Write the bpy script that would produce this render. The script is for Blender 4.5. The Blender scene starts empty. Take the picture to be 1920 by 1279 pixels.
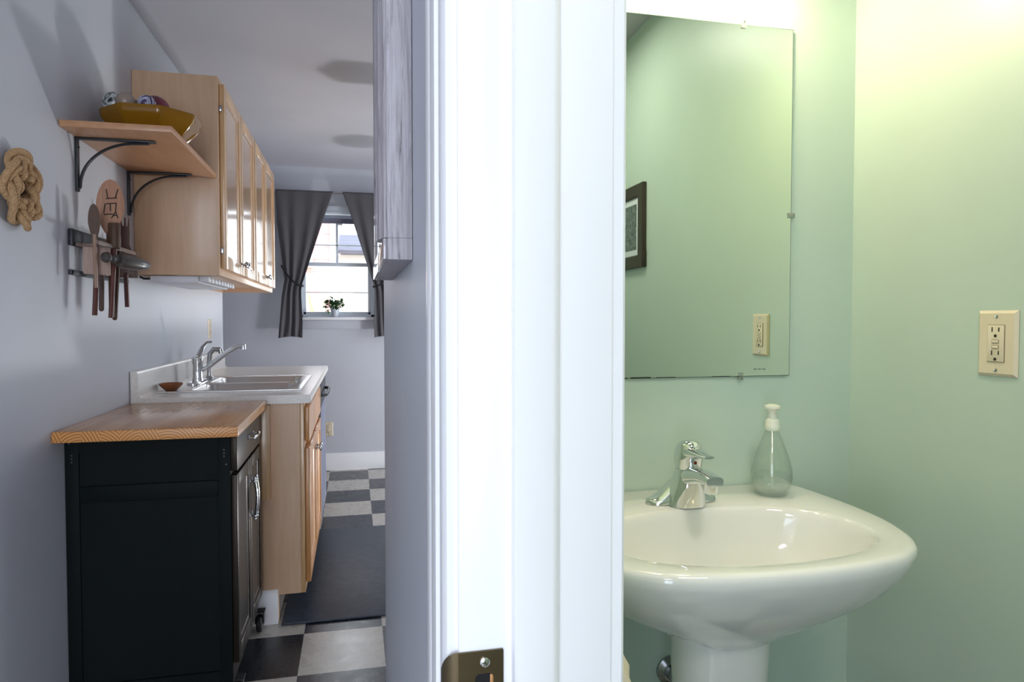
import bpy, bmesh, math, random
from mathutils import Vector, Matrix
R = math.radians
random.seed(7)
SC = bpy.context.scene
COL = SC.collection

# ------------------------------------------------------------ camera
cd = bpy.data.cameras.new('camera'); cd.sensor_width = 36; cd.lens = 24; cd.clip_start = 0.02
cam = bpy.data.objects.new('camera', cd); COL.objects.link(cam)
cam.location = (0, 0, 1.21); cam.rotation_euler = (R(90 - 1.75), 0, R(-13))
SC.camera = cam
# ------------------------------------------------------------ world
w = bpy.data.worlds.new('sky'); SC.world = w; w.use_nodes = True
bg = w.node_tree.nodes['Background']; bg.inputs[0].default_value = (0.86, 0.93, 1, 1); bg.inputs[1].default_value = 3.4
# ------------------------------------------------------------ lights
def area(name, loc, target, sx, sy, power, col):
    l = bpy.data.lights.new(name, 'AREA'); l.shape = 'RECTANGLE'; l.size = sx; l.size_y = sy
    l.energy = power; l.color = col
    o = bpy.data.objects.new(name, l); COL.objects.link(o); o.location = loc
    o.rotation_euler = (Vector(target) - Vector(loc)).to_track_quat('-Z', 'Y').to_euler()
    return o
area('daylight_back_window', (0.25, -2.93, 1.15), (0.0, 0, 1.1), 1.9, 2.0, 50, (0.85, 0.91, 1))
area('hall_side_fill', (-0.86, -1.55, 1.2), (0.6, 0.9, 0.9), 1.1, 1.6, 20, (0.58, 0.73, 1))  # unseen cool fill, added to reach the sink front and bathroom wall
area('daylight_patio_door', (1.9, 4.5, 1.1), (-0.8, 4.0, 1.2), 1.3, 1.9, 8, (0.84, 0.9, 1))
area('sun_bounce_patio_floor', (1.72, 4.35, 0.12), (-0.5, 3.1, 1.7), 0.24, 0.24, 26, (0.98, 0.97, 1))
area('daylight_kitchen_window', (-0.13, 5.80, 1.68), (-0.13, 3.0, 0.6), 0.55, 0.8, 5, (0.88, 0.94, 1))
area('hall_warm_fill', (-0.4, -0.9, 2.36), (-0.4, -0.9, 0), 0.35, 0.35, 9, (1, 0.92, 0.82))  # no fixture here: warm fill added to whiten the upper jamb
area('bathroom_top_fill', (0.67, 0.25, 2.38), (0.67, 0.25, 0), 0.3, 0.3, 8, (1, 0.95, 0.86))  # unseen fill added to brighten the bathroom and the mirror's reflection

VS = SC.view_settings
SC.display_settings.display_device = 'sRGB'
VS.view_transform = 'Standard'; VS.look = 'None'; VS.gamma = 1.0; VS.exposure = 0.14
VS.use_curve_mapping = False
SC.cycles.max_bounces = 10
SC.cycles.diffuse_bounces = 5
SC.cycles.transmission_bounces = 10
SC.cycles.transparent_max_bounces = 12
SC.cycles.caustics_reflective = False
SC.cycles.caustics_refractive = False
SC.cycles.sample_clamp_indirect = 4
SC.cycles.use_denoising = True

# ------------------------------------------------------------ materials
def lin(c):
    return tuple((x / 12.92 if x <= 0.04045 else ((x + 0.055) / 1.055) ** 2.4) for x in [v / 255 for v in c]) + (1,)
def mat(name, rgb, rough=0.5, metal=0.0, **kw):
    m = bpy.data.materials.new(name); m.use_nodes = True
    b = m.node_tree.nodes['Principled BSDF']
    b.inputs['Base Color'].default_value = lin(rgb)
    b.inputs['Roughness'].default_value = rough; b.inputs['Metallic'].default_value = metal
    for k, v in kw.items():
        b.inputs[k].default_value = v
    return m
def tree(m): return m.node_tree, m.node_tree.nodes, m.node_tree.links, m.node_tree.nodes['Principled BSDF']
def coords(m, scale, kind='Object', rot=(0, 0, 0)):
    t, n, l, b = tree(m)
    tc = n.new('ShaderNodeTexCoord'); mp = n.new('ShaderNodeMapping')
    mp.inputs['Scale'].default_value = scale; mp.inputs['Rotation'].default_value = rot
    l.new(tc.outputs[kind], mp.inputs[0]); return mp.outputs[0]
def noise(m, vec, scale, detail=4, rough=0.5, dist=0):
    t, n, l, b = tree(m)
    x = n.new('ShaderNodeTexNoise'); x.inputs['Scale'].default_value = scale
    x.inputs['Detail'].default_value = detail; x.inputs['Roughness'].default_value = rough
    x.inputs['Distortion'].default_value = dist; l.new(vec, x.inputs['Vector']); return x.outputs['Fac']
def ramp(m, fac, stops):
    t, n, l, b = tree(m)
    r = n.new('ShaderNodeValToRGB'); l.new(fac, r.inputs[0]); e = r.color_ramp.elements
    while len(e) < len(stops): e.new(0.5)
    for i, (p, c) in enumerate(stops): e[i].position = p; e[i].color = lin(c)
    return r.outputs[0]
def bump(m, fac, strength=0.2, dist=0.002):
    t, n, l, b = tree(m)
    x = n.new('ShaderNodeBump'); x.inputs['Strength'].default_value = strength; x.inputs['Distance'].default_value = dist
    l.new(fac, x.inputs['Height']); l.new(x.outputs[0], b.inputs['Normal'])
def tocol(m, out): m.node_tree.links.new(out, m.node_tree.nodes['Principled BSDF'].inputs['Base Color'])

def painted(name, rgb, rough=0.5, var=6, bs=0.15, **kw):
    m = mat(name, rgb, rough, **kw); v = coords(m, (1, 1, 1))
    f = noise(m, v, 2.2, 3)
    tocol(m, ramp(m, f, [(0.3, tuple(max(0, c - var) for c in rgb)), (0.7, tuple(min(255, c + var) for c in rgb))]))
    bump(m, noise(m, v, 160, 3), bs, 0.001); return m
def wood(name, a, b_, rough=0.4, scale=(30, 3, 3), c=None, coat=0.0, bs=0.1, dist=1.2):
    m = mat(name, a, rough); v = coords(m, scale)
    f = noise(m, v, 2.0, 8, 0.6, dist)
    tocol(m, ramp(m, f, [(0.32, a), (0.55, c or tuple((x + y) / 2 for x, y in zip(a, b_))), (0.72, b_)]))
    bump(m, f, bs, 0.001)
    m.node_tree.nodes['Principled BSDF'].inputs['Coat Weight'].default_value = coat
    m.node_tree.nodes['Principled BSDF'].inputs['Coat Roughness'].default_value = 0.12
    return m

M = {}
M['grey_wall'] = painted('grey_wall_paint', (198, 201, 209), 0.45, 3)
M['green_wall'] = painted('green_wall_paint', (192, 209, 196), 0.38, 3, 0.1)
M['ceiling'] = painted('ceiling_paint', (190, 189, 197), 0.9, 3)
M['white_trim'] = painted('white_trim_paint', (240, 240, 242), 0.3, 2, 0.06)
M['white_semi'] = painted('white_window_vinyl', (214, 222, 230), 0.35, 2, 0.02)
M['maple_v'] = wood('maple_upright', (200, 163, 130), (212, 178, 146), 0.38, (14, 14, 1.6), coat=0.15)
M['maple_door'] = wood('maple_door_frame', (188, 146, 100), (222, 184, 138), 0.3, (26, 26, 1.6), coat=0.5)
M['maple_panel'] = wood('maple_door_panel', (176, 136, 96), (208, 170, 128), 0.2, (26, 26, 1.4), coat=0.9)
M['maple_base'] = wood('maple_base_door', (176, 120, 66), (218, 164, 106), 0.35, (20, 20, 1.2), coat=0.35)
M['shelf_wood'] = wood('beech_laminate', (184, 134, 96), (198, 150, 112), 0.4, (20, 2.5, 20), coat=0.1, dist=0.4)
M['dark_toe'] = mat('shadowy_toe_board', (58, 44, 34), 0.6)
M['black_paint'] = painted('black_cart_paint', (15, 22, 22), 0.6, 2, 0.05, **{'Specular IOR Level': 0.1})
M['black_front'] = painted('black_glossy_front', (30, 26, 22), 0.34, 2, 0.04, **{'Specular IOR Level': 0.25, 'Specular Tint': (0.85, 0.72, 0.58, 1)})
M['iron'] = painted('black_iron', (34, 38, 44), 0.45, 3, 0.2)
M['chrome'] = mat('chrome', (228, 230, 232), 0.06, 1.0)
M['chrome_soft'] = mat('satin_chrome', (170, 170, 172), 0.22, 1.0)
M['steel'] = mat('brushed_steel', (214, 212, 210), 0.3, 1.0)
v = coords(M['steel'], (3, 120, 3)); bump(M['steel'], noise(M['steel'], v, 4, 2), 0.08, 0.001)
M['bronze'] = mat('aged_brass_plate', (112, 98, 76), 0.32, 1.0)
M['black'] = mat('black_hole', (8, 8, 8), 0.8)
M['rubber'] = painted('black_rubber', (20, 20, 22), 0.6, 3)
M['porcelain'] = mat('white_porcelain', (236, 235, 232), 0.07, **{'Coat Weight': 0.6, 'Coat Roughness': 0.03})
M['almond'] = mat('almond_plastic', (226, 212, 186), 0.3)
M['almond_dark'] = mat('almond_shadow_gap', (120, 108, 84), 0.5)
M['slot'] = mat('slot_dark', (34, 30, 24), 0.6)
M['mirror'] = mat('mirror_silver', (226, 234, 222), 0.0, 1.0)
M['mirror_edge'] = mat('mirror_green_edge', (70, 96, 78), 0.2)
M['clear'] = mat('clear_plastic', (236, 238, 230), 0.08, **{'Transmission Weight': 0.75, 'IOR': 1.45})
M['clear_glass'] = mat('clear_bottle_plastic', (240, 246, 242), 0.02, **{'Transmission Weight': 1.0, 'IOR': 1.3})
M['soap'] = mat('clear_liquid_soap', (236, 242, 240), 0.0, **{'Transmission Weight': 1.0, 'IOR': 1.34})
M['pump'] = mat('frosted_pump_plastic', (226, 228, 214), 0.35, **{'Subsurface Weight': 0.1})
M['curtain'] = painted('charcoal_curtain', (90, 88, 91), 0.9, 3, 0.3)
M['black_cord'] = mat('black_tieback', (14, 14, 16), 0.6)
M['pot'] = mat('white_glazed_pot', (196, 202, 214), 0.3)
M['soil'] = mat('potting_soil', (44, 34, 26), 0.9)
M['leaf'] = painted('green_leaf', (52, 92, 44), 0.45, 14)
M['terracotta'] = wood('turned_wood_dish', (120, 66, 36), (160, 98, 60), 0.35, (6, 6, 20))
M['dark_wood'] = wood('dark_walnut', (66, 42, 26), (92, 62, 40), 0.55, (40, 40, 4))
M['red_wood'] = wood('reddish_handle_wood', (76, 40, 34), (108, 62, 50), 0.4, (40, 40, 3))
M['grey_wood'] = wood('greyed_block_wood', (104, 86, 78), (140, 118, 106), 0.5, (40, 40, 5))
M['pink_wood'] = wood('pale_block_wood', (150, 122, 108), (176, 146, 130), 0.5, (40, 40, 4))
M['paddle_wood'] = wood('cherry_paddle_wood', (152, 98, 62), (180, 124, 84), 0.4, (30, 30, 3), coat=0.2)
M['carve'] = mat('burnt_carving', (56, 34, 20), 0.7)
M['pin_wood'] = wood('dark_grey_wood', (56, 52, 50), (84, 78, 74), 0.35, (30, 6, 30), coat=0.3)
M['handle_light'] = wood('light_handle_wood', (146, 116, 98), (176, 148, 128), 0.4, (40, 40, 3))
M['amber'] = mat('amber_glass', (206, 148, 20), 0.05, **{'Transmission Weight': 0.45, 'IOR': 1.45})
M['amber'].node_tree.nodes['Principled BSDF'].inputs['Base Color'].default_value = lin((176, 124, 24))
M['towel'] = painted('cream_terry', (226, 214, 192), 0.95, 8, 0.6)
M['white_plastic'] = mat('white_fixture_plastic', (206, 206, 212), 0.4)
M['dark_frame'] = wood('espresso_frame', (44, 34, 28), (66, 54, 46), 0.35, (20, 20, 3))
M['matboard'] = mat('white_mat_board', (216, 222, 226), 0.8)
M['house_white'] = painted('white_clapboard', (232, 234, 236), 0.8, 3)
M['house_grey'] = painted('grey_roof_shingle', (112, 114, 130), 0.9, 8)
M['pale_leaf'] = painted('pale_yellow_green_leaf', (196, 206, 150), 0.6, 14)
M['lawn'] = painted('pale_lawn', (190, 200, 150), 0.9, 14)
M['globe'] = mat('frosted_glass_lit', (255, 244, 220), 0.4)
gb = M['globe'].node_tree.nodes['Principled BSDF']; gb.inputs['Emission Color'].default_value = (1, 0.85, 0.55, 1); gb.inputs['Emission Strength'].default_value = 3.5

def thin(name, tint, ior=1.45, haze=0.0):
    m_ = bpy.data.materials.new(name); m_.use_nodes = True; nn = m_.node_tree.nodes; ll = m_.node_tree.links
    for x in list(nn): nn.remove(x)
    out = nn.new('ShaderNodeOutputMaterial'); tr = nn.new('ShaderNodeBsdfTransparent'); gl = nn.new('ShaderNodeBsdfGlossy'); mx = nn.new('ShaderNodeMixShader'); fr = nn.new('ShaderNodeMapRange'); lw = nn.new('ShaderNodeLayerWeight'); lw.inputs['Blend'].default_value = 0.25; ll.new(lw.outputs['Facing'], fr.inputs['Value']); fr.inputs['To Min'].default_value = 0.03; fr.inputs['To Max'].default_value = min(0.85, (ior - 1) * 1.1)
    tr.inputs[0].default_value = lin(tint); gl.inputs['Roughness'].default_value = 0.03; 
    df = nn.new('ShaderNodeBsdfDiffuse'); df.inputs[0].default_value = lin((225, 232, 228)); m2 = nn.new('ShaderNodeMixShader'); m2.inputs[0].default_value = haze
    ll.new(tr.outputs[0], m2.inputs[1]); ll.new(df.outputs[0], m2.inputs[2])
    ll.new(fr.outputs[0], mx.inputs[0]); ll.new(m2.outputs[0], mx.inputs[1]); ll.new(gl.outputs[0], mx.inputs[2]); ll.new(mx.outputs[0], out.inputs[0]); return m_
M['clear_glass'] = thin('clear_bottle_plastic', (251, 253, 252), 1.5, 0.035)
M['soap'] = thin('clear_liquid_soap', (246, 250, 248), 1.25, 0.20)
M['clear'] = thin('clear_clip_plastic', (225, 230, 222), 1.6, 0.2)

# pink siding
m = mat('pink_siding', (236, 176, 176), 0.8); t, n, l, b = tree(m)
v = coords(m, (0, 0, 1)); wv = n.new('ShaderNodeTexWave'); wv.wave_type = 'BANDS'; wv.bands_direction = 'Z'; wv.wave_profile = 'SAW'; wv.inputs['Scale'].default_value = 1.6
l.new(v, wv.inputs['Vector']); tocol(m, ramp(m, wv.outputs['Fac'], [(0.0, (236, 178, 178)), (0.88, (234, 172, 172)), (1.0, (214, 150, 150))])); M['pink'] = m

# checkered vinyl tile floor
m = mat('checkered_vinyl_tile', (100, 100, 100), 0.28); t, n, l, b = tree(m)
tc = n.new('ShaderNodeTexCoord'); mp = n.new('ShaderNodeMapping')
TX, TY, OX, OY = 0.296, 0.321, -0.197, 2.391
mp.inputs['Scale'].default_value = (1 / TX, 1 / TY, 0); mp.inputs['Location'].default_value = (-OX / TX, -OY / TY, 0.5)
l.new(tc.outputs['Object'], mp.inputs[0])
ck = n.new('ShaderNodeTexChecker'); ck.inputs['Scale'].default_value = 1.0; l.new(mp.outputs[0], ck.inputs['Vector'])
v = coords(m, (1, 1, 1)); f1 = noise(m, v, 9, 8, 0.7); f2 = noise(m, v, 60, 4, 0.7)
mx = n.new('ShaderNodeMath'); mx.operation = 'MULTIPLY'; l.new(f1, mx.inputs[0]); mx.inputs[1].default_value = 0.7
ad = n.new('ShaderNodeMath'); ad.operation = 'MULTIPLY_ADD'; l.new(f2, ad.inputs[0]); ad.inputs[1].default_value = 0.35; l.new(mx.outputs[0], ad.inputs[2])
cl = ramp(m, ad.outputs[0], [(0.3, (174, 169, 160)), (0.65, (194, 189, 180))])
cdk = ramp(m, ad.outputs[0], [(0.3, (32, 35, 39)), (0.7, (46, 51, 58))])
mix = n.new('ShaderNodeMix'); mix.data_type = 'RGBA'; l.new(ck.outputs['Fac'], mix.inputs['Factor'])
l.new(cl, mix.inputs['A']); l.new(cdk, mix.inputs['B']); tocol(m, mix.outputs['Result'])
rr = n.new('ShaderNodeMapRange'); rr.inputs['To Min'].default_value = 0.14; rr.inputs['To Max'].default_value = 0.42; l.new(f1, rr.inputs['Value']); l.new(rr.outputs[0], b.inputs['Roughness'])
M['tile'] = m
# mat
m = mat('slate_rubber_mat', (54, 63, 74), 0.5); v = coords(m, (1, 1, 1)); f = noise(m, v, 30, 6, 0.7)
tocol(m, ramp(m, f, [(0.3, (46, 54, 64)), (0.7, (66, 76, 88))])); bump(m, f, 0.4, 0.002); M['floor_mat'] = m
# laminate
m = mat('speckled_laminate', (200, 200, 200), 0.28); v = coords(m, (1, 1, 1)); f = noise(m, v, 220, 5, 0.8)
tocol(m, ramp(m, f, [(0.3, (206, 200, 192)), (0.55, (230, 226, 220)), (0.7, (236, 234, 230))])); M['laminate'] = m
# butcher block: staves along Y on top, end grain chevrons on the end
m = mat('butcher_block_top', (200, 150, 100), 0.16); t, n, l, b = tree(m)
v = coords(m, (18, 1.6, 18)); f = noise(m, v, 3, 8, 0.65, 0.4)
v2 = coords(m, (1, 1, 1)); sp = n.new('ShaderNodeSeparateXYZ'); l.new(v2, sp.inputs[0])
dv = n.new('ShaderNodeMath'); dv.operation = 'MULTIPLY'; dv.inputs[1].default_value = 1 / 0.045; l.new(sp.outputs[0], dv.inputs[0])
fl = n.new('ShaderNodeMath'); fl.operation = 'FLOOR'; l.new(dv.outputs[0], fl.inputs[0])
wn = n.new('ShaderNodeTexWhiteNoise'); wn.noise_dimensions = '1D'; l.new(fl.outputs[0], wn.inputs['W'])
ma = n.new('ShaderNodeMath'); ma.operation = 'MULTIPLY_ADD'; l.new(wn.outputs['Value'], ma.inputs[0]); ma.inputs[1].default_value = 0.22; l.new(f, ma.inputs[2])
tocol(m, ramp(m, ma.outputs[0], [(0.3, (168, 122, 84)), (0.55, (190, 142, 100)), (0.85, (206, 160, 116))]))
b.inputs['Coat Weight'].default_value = 0.2; b.inputs['Coat Roughness'].default_value = 0.12; b.inputs['Roughness'].default_value = 0.26; M['butcher'] = m
m = mat('end_grain', (214, 150, 80), 0.4); t, n, l, b = tree(m)
tc = n.new('ShaderNodeTexCoord'); sp = n.new('ShaderNodeSeparateXYZ'); l.new(tc.outputs['Object'], sp.inputs[0])
dv = n.new('ShaderNodeMath'); dv.operation = 'MULTIPLY'; dv.inputs[1].default_value = 1 / 0.05; l.new(sp.outputs[0], dv.inputs[0])
fl = n.new('ShaderNodeMath'); fl.operation = 'FLOOR'; l.new(dv.outputs[0], fl.inputs[0])
fr = n.new('ShaderNodeMath'); fr.operation = 'FRACT'; l.new(dv.outputs[0], fr.inputs[0])
wn = n.new('ShaderNodeTexWhiteNoise'); wn.noise_dimensions = '1D'; l.new(fl.outputs[0], wn.inputs['W'])
# ring centre offset per stave
o1 = n.new('ShaderNodeMath'); o1.operation = 'MULTIPLY_ADD'; l.new(wn.outputs['Value'], o1.inputs[0]); o1.inputs[1].default_value = 3.2; o1.inputs[2].default_value = -1.6
dx = n.new('ShaderNodeMath'); dx.operation = 'SUBTRACT'; l.new(fr.outputs[0], dx.inputs[0]); l.new(o1.outputs[0], dx.inputs[1])
zz = n.new('ShaderNodeMath'); zz.operation = 'MULTIPLY_ADD'; l.new(sp.outputs[2], zz.inputs[0]); zz.inputs[1].default_value = 20.0; zz.inputs[2].default_value = -16.6
a2 = n.new('ShaderNodeMath'); a2.operation = 'MULTIPLY'; l.new(dx.outputs[0], a2.inputs[0]); l.new(dx.outputs[0], a2.inputs[1])
b2 = n.new('ShaderNodeMath'); b2.operation = 'MULTIPLY'; l.new(zz.outputs[0], b2.inputs[0]); l.new(zz.outputs[0], b2.inputs[1])
s2 = n.new('ShaderNodeMath'); s2.operation = 'ADD'; l.new(a2.outputs[0], s2.inputs[0]); l.new(b2.outputs[0], s2.inputs[1])
sq = n.new('ShaderNodeMath'); sq.operation = 'SQRT'; l.new(s2.outputs[0], sq.inputs[0])
sc_ = n.new('ShaderNodeMath'); sc_.operation = 'MULTIPLY'; l.new(sq.outputs[0], sc_.inputs[0]); sc_.inputs[1].default_value = 38
sn = n.new('ShaderNodeMath'); sn.operation = 'SINE'; l.new(sc_.outputs[0], sn.inputs[0])
hf = n.new('ShaderNodeMath'); hf.operation = 'MULTIPLY_ADD'; l.new(sn.outputs[0], hf.inputs[0]); hf.inputs[1].default_value = 0.5; hf.inputs[2].default_value = 0.5
tocol(m, ramp(m, hf.outputs[0], [(0.0, (220, 162, 98)), (0.5, (208, 146, 84)), (1.0, (168, 106, 56))])); M['endgrain'] = m
# rope
m = mat('manila_rope', (176, 140, 98), 0.85); v = coords(m, (1, 1, 1)); f = noise(m, v, 240, 6, 0.7)
tocol(m, ramp(m, f, [(0.25, (150, 112, 74)), (0.55, (192, 156, 114)), (0.8, (218, 188, 150))])); bump(m, f, 0.6, 0.002); M['rope'] = m
# weathered grey frame
m = mat('weathered_grey_wood', (170, 168, 172), 0.5); v = coords(m, (46, 46, 2.2)); f = noise(m, v, 2.4, 10, 0.72, 1.6)
tocol(m, ramp(m, f, [(0.30, (84, 78, 80)), (0.42, (150, 144, 148)), (0.58, (176, 171, 176)), (0.74, (122, 115, 120))])); bump(m, f, 0.25, 0.001)
m.node_tree.nodes['Principled BSDF'].inputs['Coat Weight'].default_value = 0.1; M['weathered'] = m
m = mat('polished_grey_rail', (170, 164, 168), 0.12, **{'Coat Weight': 1.0, 'Coat Roughness': 0.04}); M['rail_gloss'] = m
# engraving print
m = mat('dark_engraving_print', (90, 104, 104), 0.5); v = coords(m, (1, 1, 1)); f = noise(m, v, 55, 8, 0.7)
tocol(m, ramp(m, f, [(0.35, (54, 66, 66)), (0.6, (126, 138, 134)), (0.75, (176, 184, 172))])); M['print'] = m
# patterned decorative balls
def pat(name, scale, stops):
    m = mat(name, (200, 200, 200), 0.25); v = coords(m, (1, 1, 1)); f = noise(m, v, scale, 1, 0.4, 2.0)
    tocol(m, ramp(m, f, stops)); return m
M['ball_green'] = pat('green_white_marbled_ball', 14, [(0.38, (30, 48, 46)), (0.47, (204, 206, 206)), (0.58, (60, 76, 70)), (0.66, (210, 210, 210))])
M['ball_brown'] = mat('brown_ball', (92, 72, 64), 0.4)
M['ball_purple'] = pat('violet_white_ball', 16, [(0.4, (70, 58, 100)), (0.5, (196, 196, 220)), (0.62, (60, 34, 60))])
M['ball_red'] = pat('maroon_ball', 20, [(0.4, (92, 30, 46)), (0.7, (124, 52, 66))])
M['ball_grey'] = mat('taupe_ball', (150, 134, 122), 0.3)

# ------------------------------------------------------------ mesh helpers
class MB:
    def __init__(s): s.bm = bmesh.new()
    def box(s, x0, x1, y0, y1, z0, z1, bev=0.0, mi=0, seg=2):
        b = bmesh.new(); bmesh.ops.create_cube(b, size=1)
        for v in b.verts:
            v.co = Vector(((x0 + x1) / 2 + v.co.x * (x1 - x0), (y0 + y1) / 2 + v.co.y * (y1 - y0), (z0 + z1) / 2 + v.co.z * (z1 - z0)))
        if bev > 0:
            bmesh.ops.bevel(b, geom=b.edges[:], offset=min(bev, 0.49 * min(abs(x1 - x0), abs(y1 - y0), abs(z1 - z0))), segments=seg, affect='EDGES', profile=0.5)
        for f in b.faces: f.material_index = mi
        s.merge(b); return s
    def merge(s, b, mtx=None):
        if mtx is not None: bmesh.ops.transform(b, matrix=mtx, verts=b.verts)
        me = bpy.data.meshes.new('tmp'); b.to_mesh(me); b.free(); s.bm.from_mesh(me); bpy.data.meshes.remove(me)
    def loft(s, rings, cap0=True, cap1=True, closed=True, mi=0):
        bm = s.bm; vr = [[bm.verts.new(p) for p in r] for r in rings]
        n = len(rings[0])
        for a, b in zip(vr[:-1], vr[1:]):
            for i in range(n if closed else n - 1):
                j = (i + 1) % n
                try: f = bm.faces.new((a[i], a[j], b[j], b[i])); f.material_index = mi
                except ValueError: pass
        if cap0: f = bm.faces.new(vr[0][::-1]); f.material_index = mi
        if cap1: f = bm.faces.new(vr[-1]); f.material_index = mi
        return s
    def lathe(s, prof, c=(0, 0, 0), n=40, axis='Z', cap0=True, cap1=True, mi=0, sx=1, sy=1):
        rings = []
        for r, h in prof:
            ring = []
            for i in range(n):
                a = 2 * math.pi * i / n; p = (r * math.cos(a) * sx, r * math.sin(a) * sy, h)
                if axis == 'X': p = (p[2], p[0], p[1])
                elif axis == 'Y': p = (p[1], p[2], p[0])
                elif axis == '-Y': p = (p[0], -p[2], p[1])
                ring.append((p[0] + c[0], p[1] + c[1], p[2] + c[2]))
            rings.append(ring)
        return s.loft(rings, cap0, cap1, mi=mi)
    def tube(s, pts, r, n=10, mi=0, flat=None, up=(0, 0, 1), closed=False):
        pts = [Vector(p) for p in pts]; rings = []
        N = len(pts); nrm = None
        for i, p in enumerate(pts):
            if closed: t = (pts[(i + 1) % N] - pts[i - 1]).normalized()
            else: t = (pts[min(i + 1, N - 1)] - pts[max(i - 1, 0)]).normalized()
            u = Vector(up)
            if nrm is None:
                if abs(t.dot(u)) > 0.95: u = Vector((1, 0, 0)) if abs(t.x) < 0.9 else Vector((0, 1, 0))
                nrm = (u - t * t.dot(u)).normalized()
            else: nrm = (nrm - t * t.dot(nrm)).normalized()
            bi = t.cross(nrm); rr = r(i / max(1, N - 1)) if callable(r) else r
            f = flat or 1.0
            rings.append([tuple(p + nrm * rr * math.cos(2 * math.pi * k / n) * f + bi * rr * math.sin(2 * math.pi * k / n)) for k in range(n)])
        if closed: rings.append(rings[0])
        return s.loft(rings, not closed, not closed, mi=mi)
    def prism(s, poly, a0, a1, axis='Y', mi=0, bev=0):
        b = bmesh.new()
        def P(p, a):
            return {'Y': (p[0], a, p[1]), 'X': (a, p[0], p[1]), 'Z': (p[0], p[1], a)}[axis]
        v0 = [b.verts.new(P(p, a0)) for p in poly]; v1 = [b.verts.new(P(p, a1)) for p in poly]
        n = len(poly)
        for i in range(n): b.faces.new((v0[i], v0[(i + 1) % n], v1[(i + 1) % n], v1[i]))
        b.faces.new(v0[::-1]); b.faces.new(v1)
        if bev: bmesh.ops.bevel(b, geom=b.edges[:], offset=bev, segments=2, affect='EDGES')
        for f in b.faces: f.material_index = mi
        s.merge(b); return s
    def sphere(s, c, r, seg=24, sz=1.0, sx=1.0, sy=1.0, mi=0):
        b = bmesh.new(); bmesh.ops.create_uvsphere(b, u_segments=seg, v_segments=seg // 2, radius=r)
        for v in b.verts: v.co = Vector((v.co.x * sx + c[0], v.co.y * sy + c[1], v.co.z * sz + c[2]))
        for f in b.faces: f.material_index = mi
        s.merge(b); return s
    def xf(s, mtx): bmesh.ops.transform(s.bm, matrix=mtx, verts=s.bm.verts); return s
    def build(s, name, mats, parent=None, ang=35, sub=0, origin=None):
        bmesh.ops.remove_doubles(s.bm, verts=s.bm.verts, dist=1e-6)
        bmesh.ops.recalc_face_normals(s.bm, faces=s.bm.faces)
        me = bpy.data.meshes.new(name); s.bm.to_mesh(me); s.bm.free()
        for m_ in (mats if isinstance(mats, (list, tuple)) else [mats]): me.materials.append(M[m_])
        me.polygons.foreach_set('use_smooth', [True] * len(me.polygons)); me.set_sharp_from_angle(angle=R(ang))
        o = bpy.data.objects.new(name, me); COL.objects.link(o)
        if parent is not None:
            o.parent = parent; o.matrix_parent_inverse = Matrix.Translation(-parent_world(parent))
        if sub: md = o.modifiers.new('sub', 'SUBSURF'); md.levels = sub; md.render_levels = sub
        return o
def parent_world(p):
    v = Vector(p.location)
    return v
def thing(name, label, cat, loc=(0, 0, 0), group=None):
    o = bpy.data.objects.new(name, None); o.empty_display_size = 0.05; COL.objects.link(o); o.location = loc
    o['label'] = label; o['category'] = cat
    if group: o['group'] = group
    return o
def tag(o, label, cat, group=None, kind=None):
    o['label'] = label; o['category'] = cat
    if group: o['group'] = group
    if kind: o['kind'] = kind
    return o
def struct(o, label=None):
    o['kind'] = 'structure'
    if label: o['label'] = label
    return o
def sroot(name, loc=(0, 0, 0)):
    o = bpy.data.objects.new(name, None); o.empty_display_size = 0.05; COL.objects.link(o); o.location = loc; o['kind'] = 'structure'; return o

# ------------------------------------------------------------ room shell
XL, XW, XI = -0.825, 0.07, 0.176     # left wall, kitchen face of right wall, bathroom face
YJ, YB, XR = 0.45, 1.41, 1.16        # jamb, mirror wall, bathroom right wall
YF, ZC = 5.66, 2.42
struct(MB().box(-2.7, 2.2, -3.1, 5.78, -0.06, 0).build('floor', 'tile'))
struct(MB().box(-2.7, 2.2, -3.1, 5.78, ZC, ZC + 0.1).build('ceiling', 'ceiling'))
struct(MB().box(XL - 0.115, XL, -0.95, 4.70, 0, ZC).box(XL - 0.115, XL, -3.0, -2.15, 0, ZC).box(XL - 0.115, XL, -2.15, -0.95, 0, 0.35).box(XL - 0.115, XL, -2.15, -0.95, 2.05, ZC).build('wall_left', 'grey_wall'))
# far wall with window opening
WX0, WX1, WZ0, WZ1 = -0.43, 0.165, 1.235, 2.05
w_ = MB()
w_.box(-2.6, WX0, YF, YF + 0.12, 0, ZC).box(WX1, 2.07, YF, YF + 0.12, 0, ZC).box(WX0, WX1, YF, YF + 0.12, 0, WZ0).box(WX0, WX1, YF, YF + 0.12, WZ1, ZC)
struct(w_.build('wall_far', 'grey_wall'))
struct(MB().box(-2.7, -2.6, 4.70, YF, 0, ZC).box(-2.6, XL - 0.115, 4.6, 4.70, 0, ZC).build('wall_alcove', 'grey_wall'))
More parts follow.
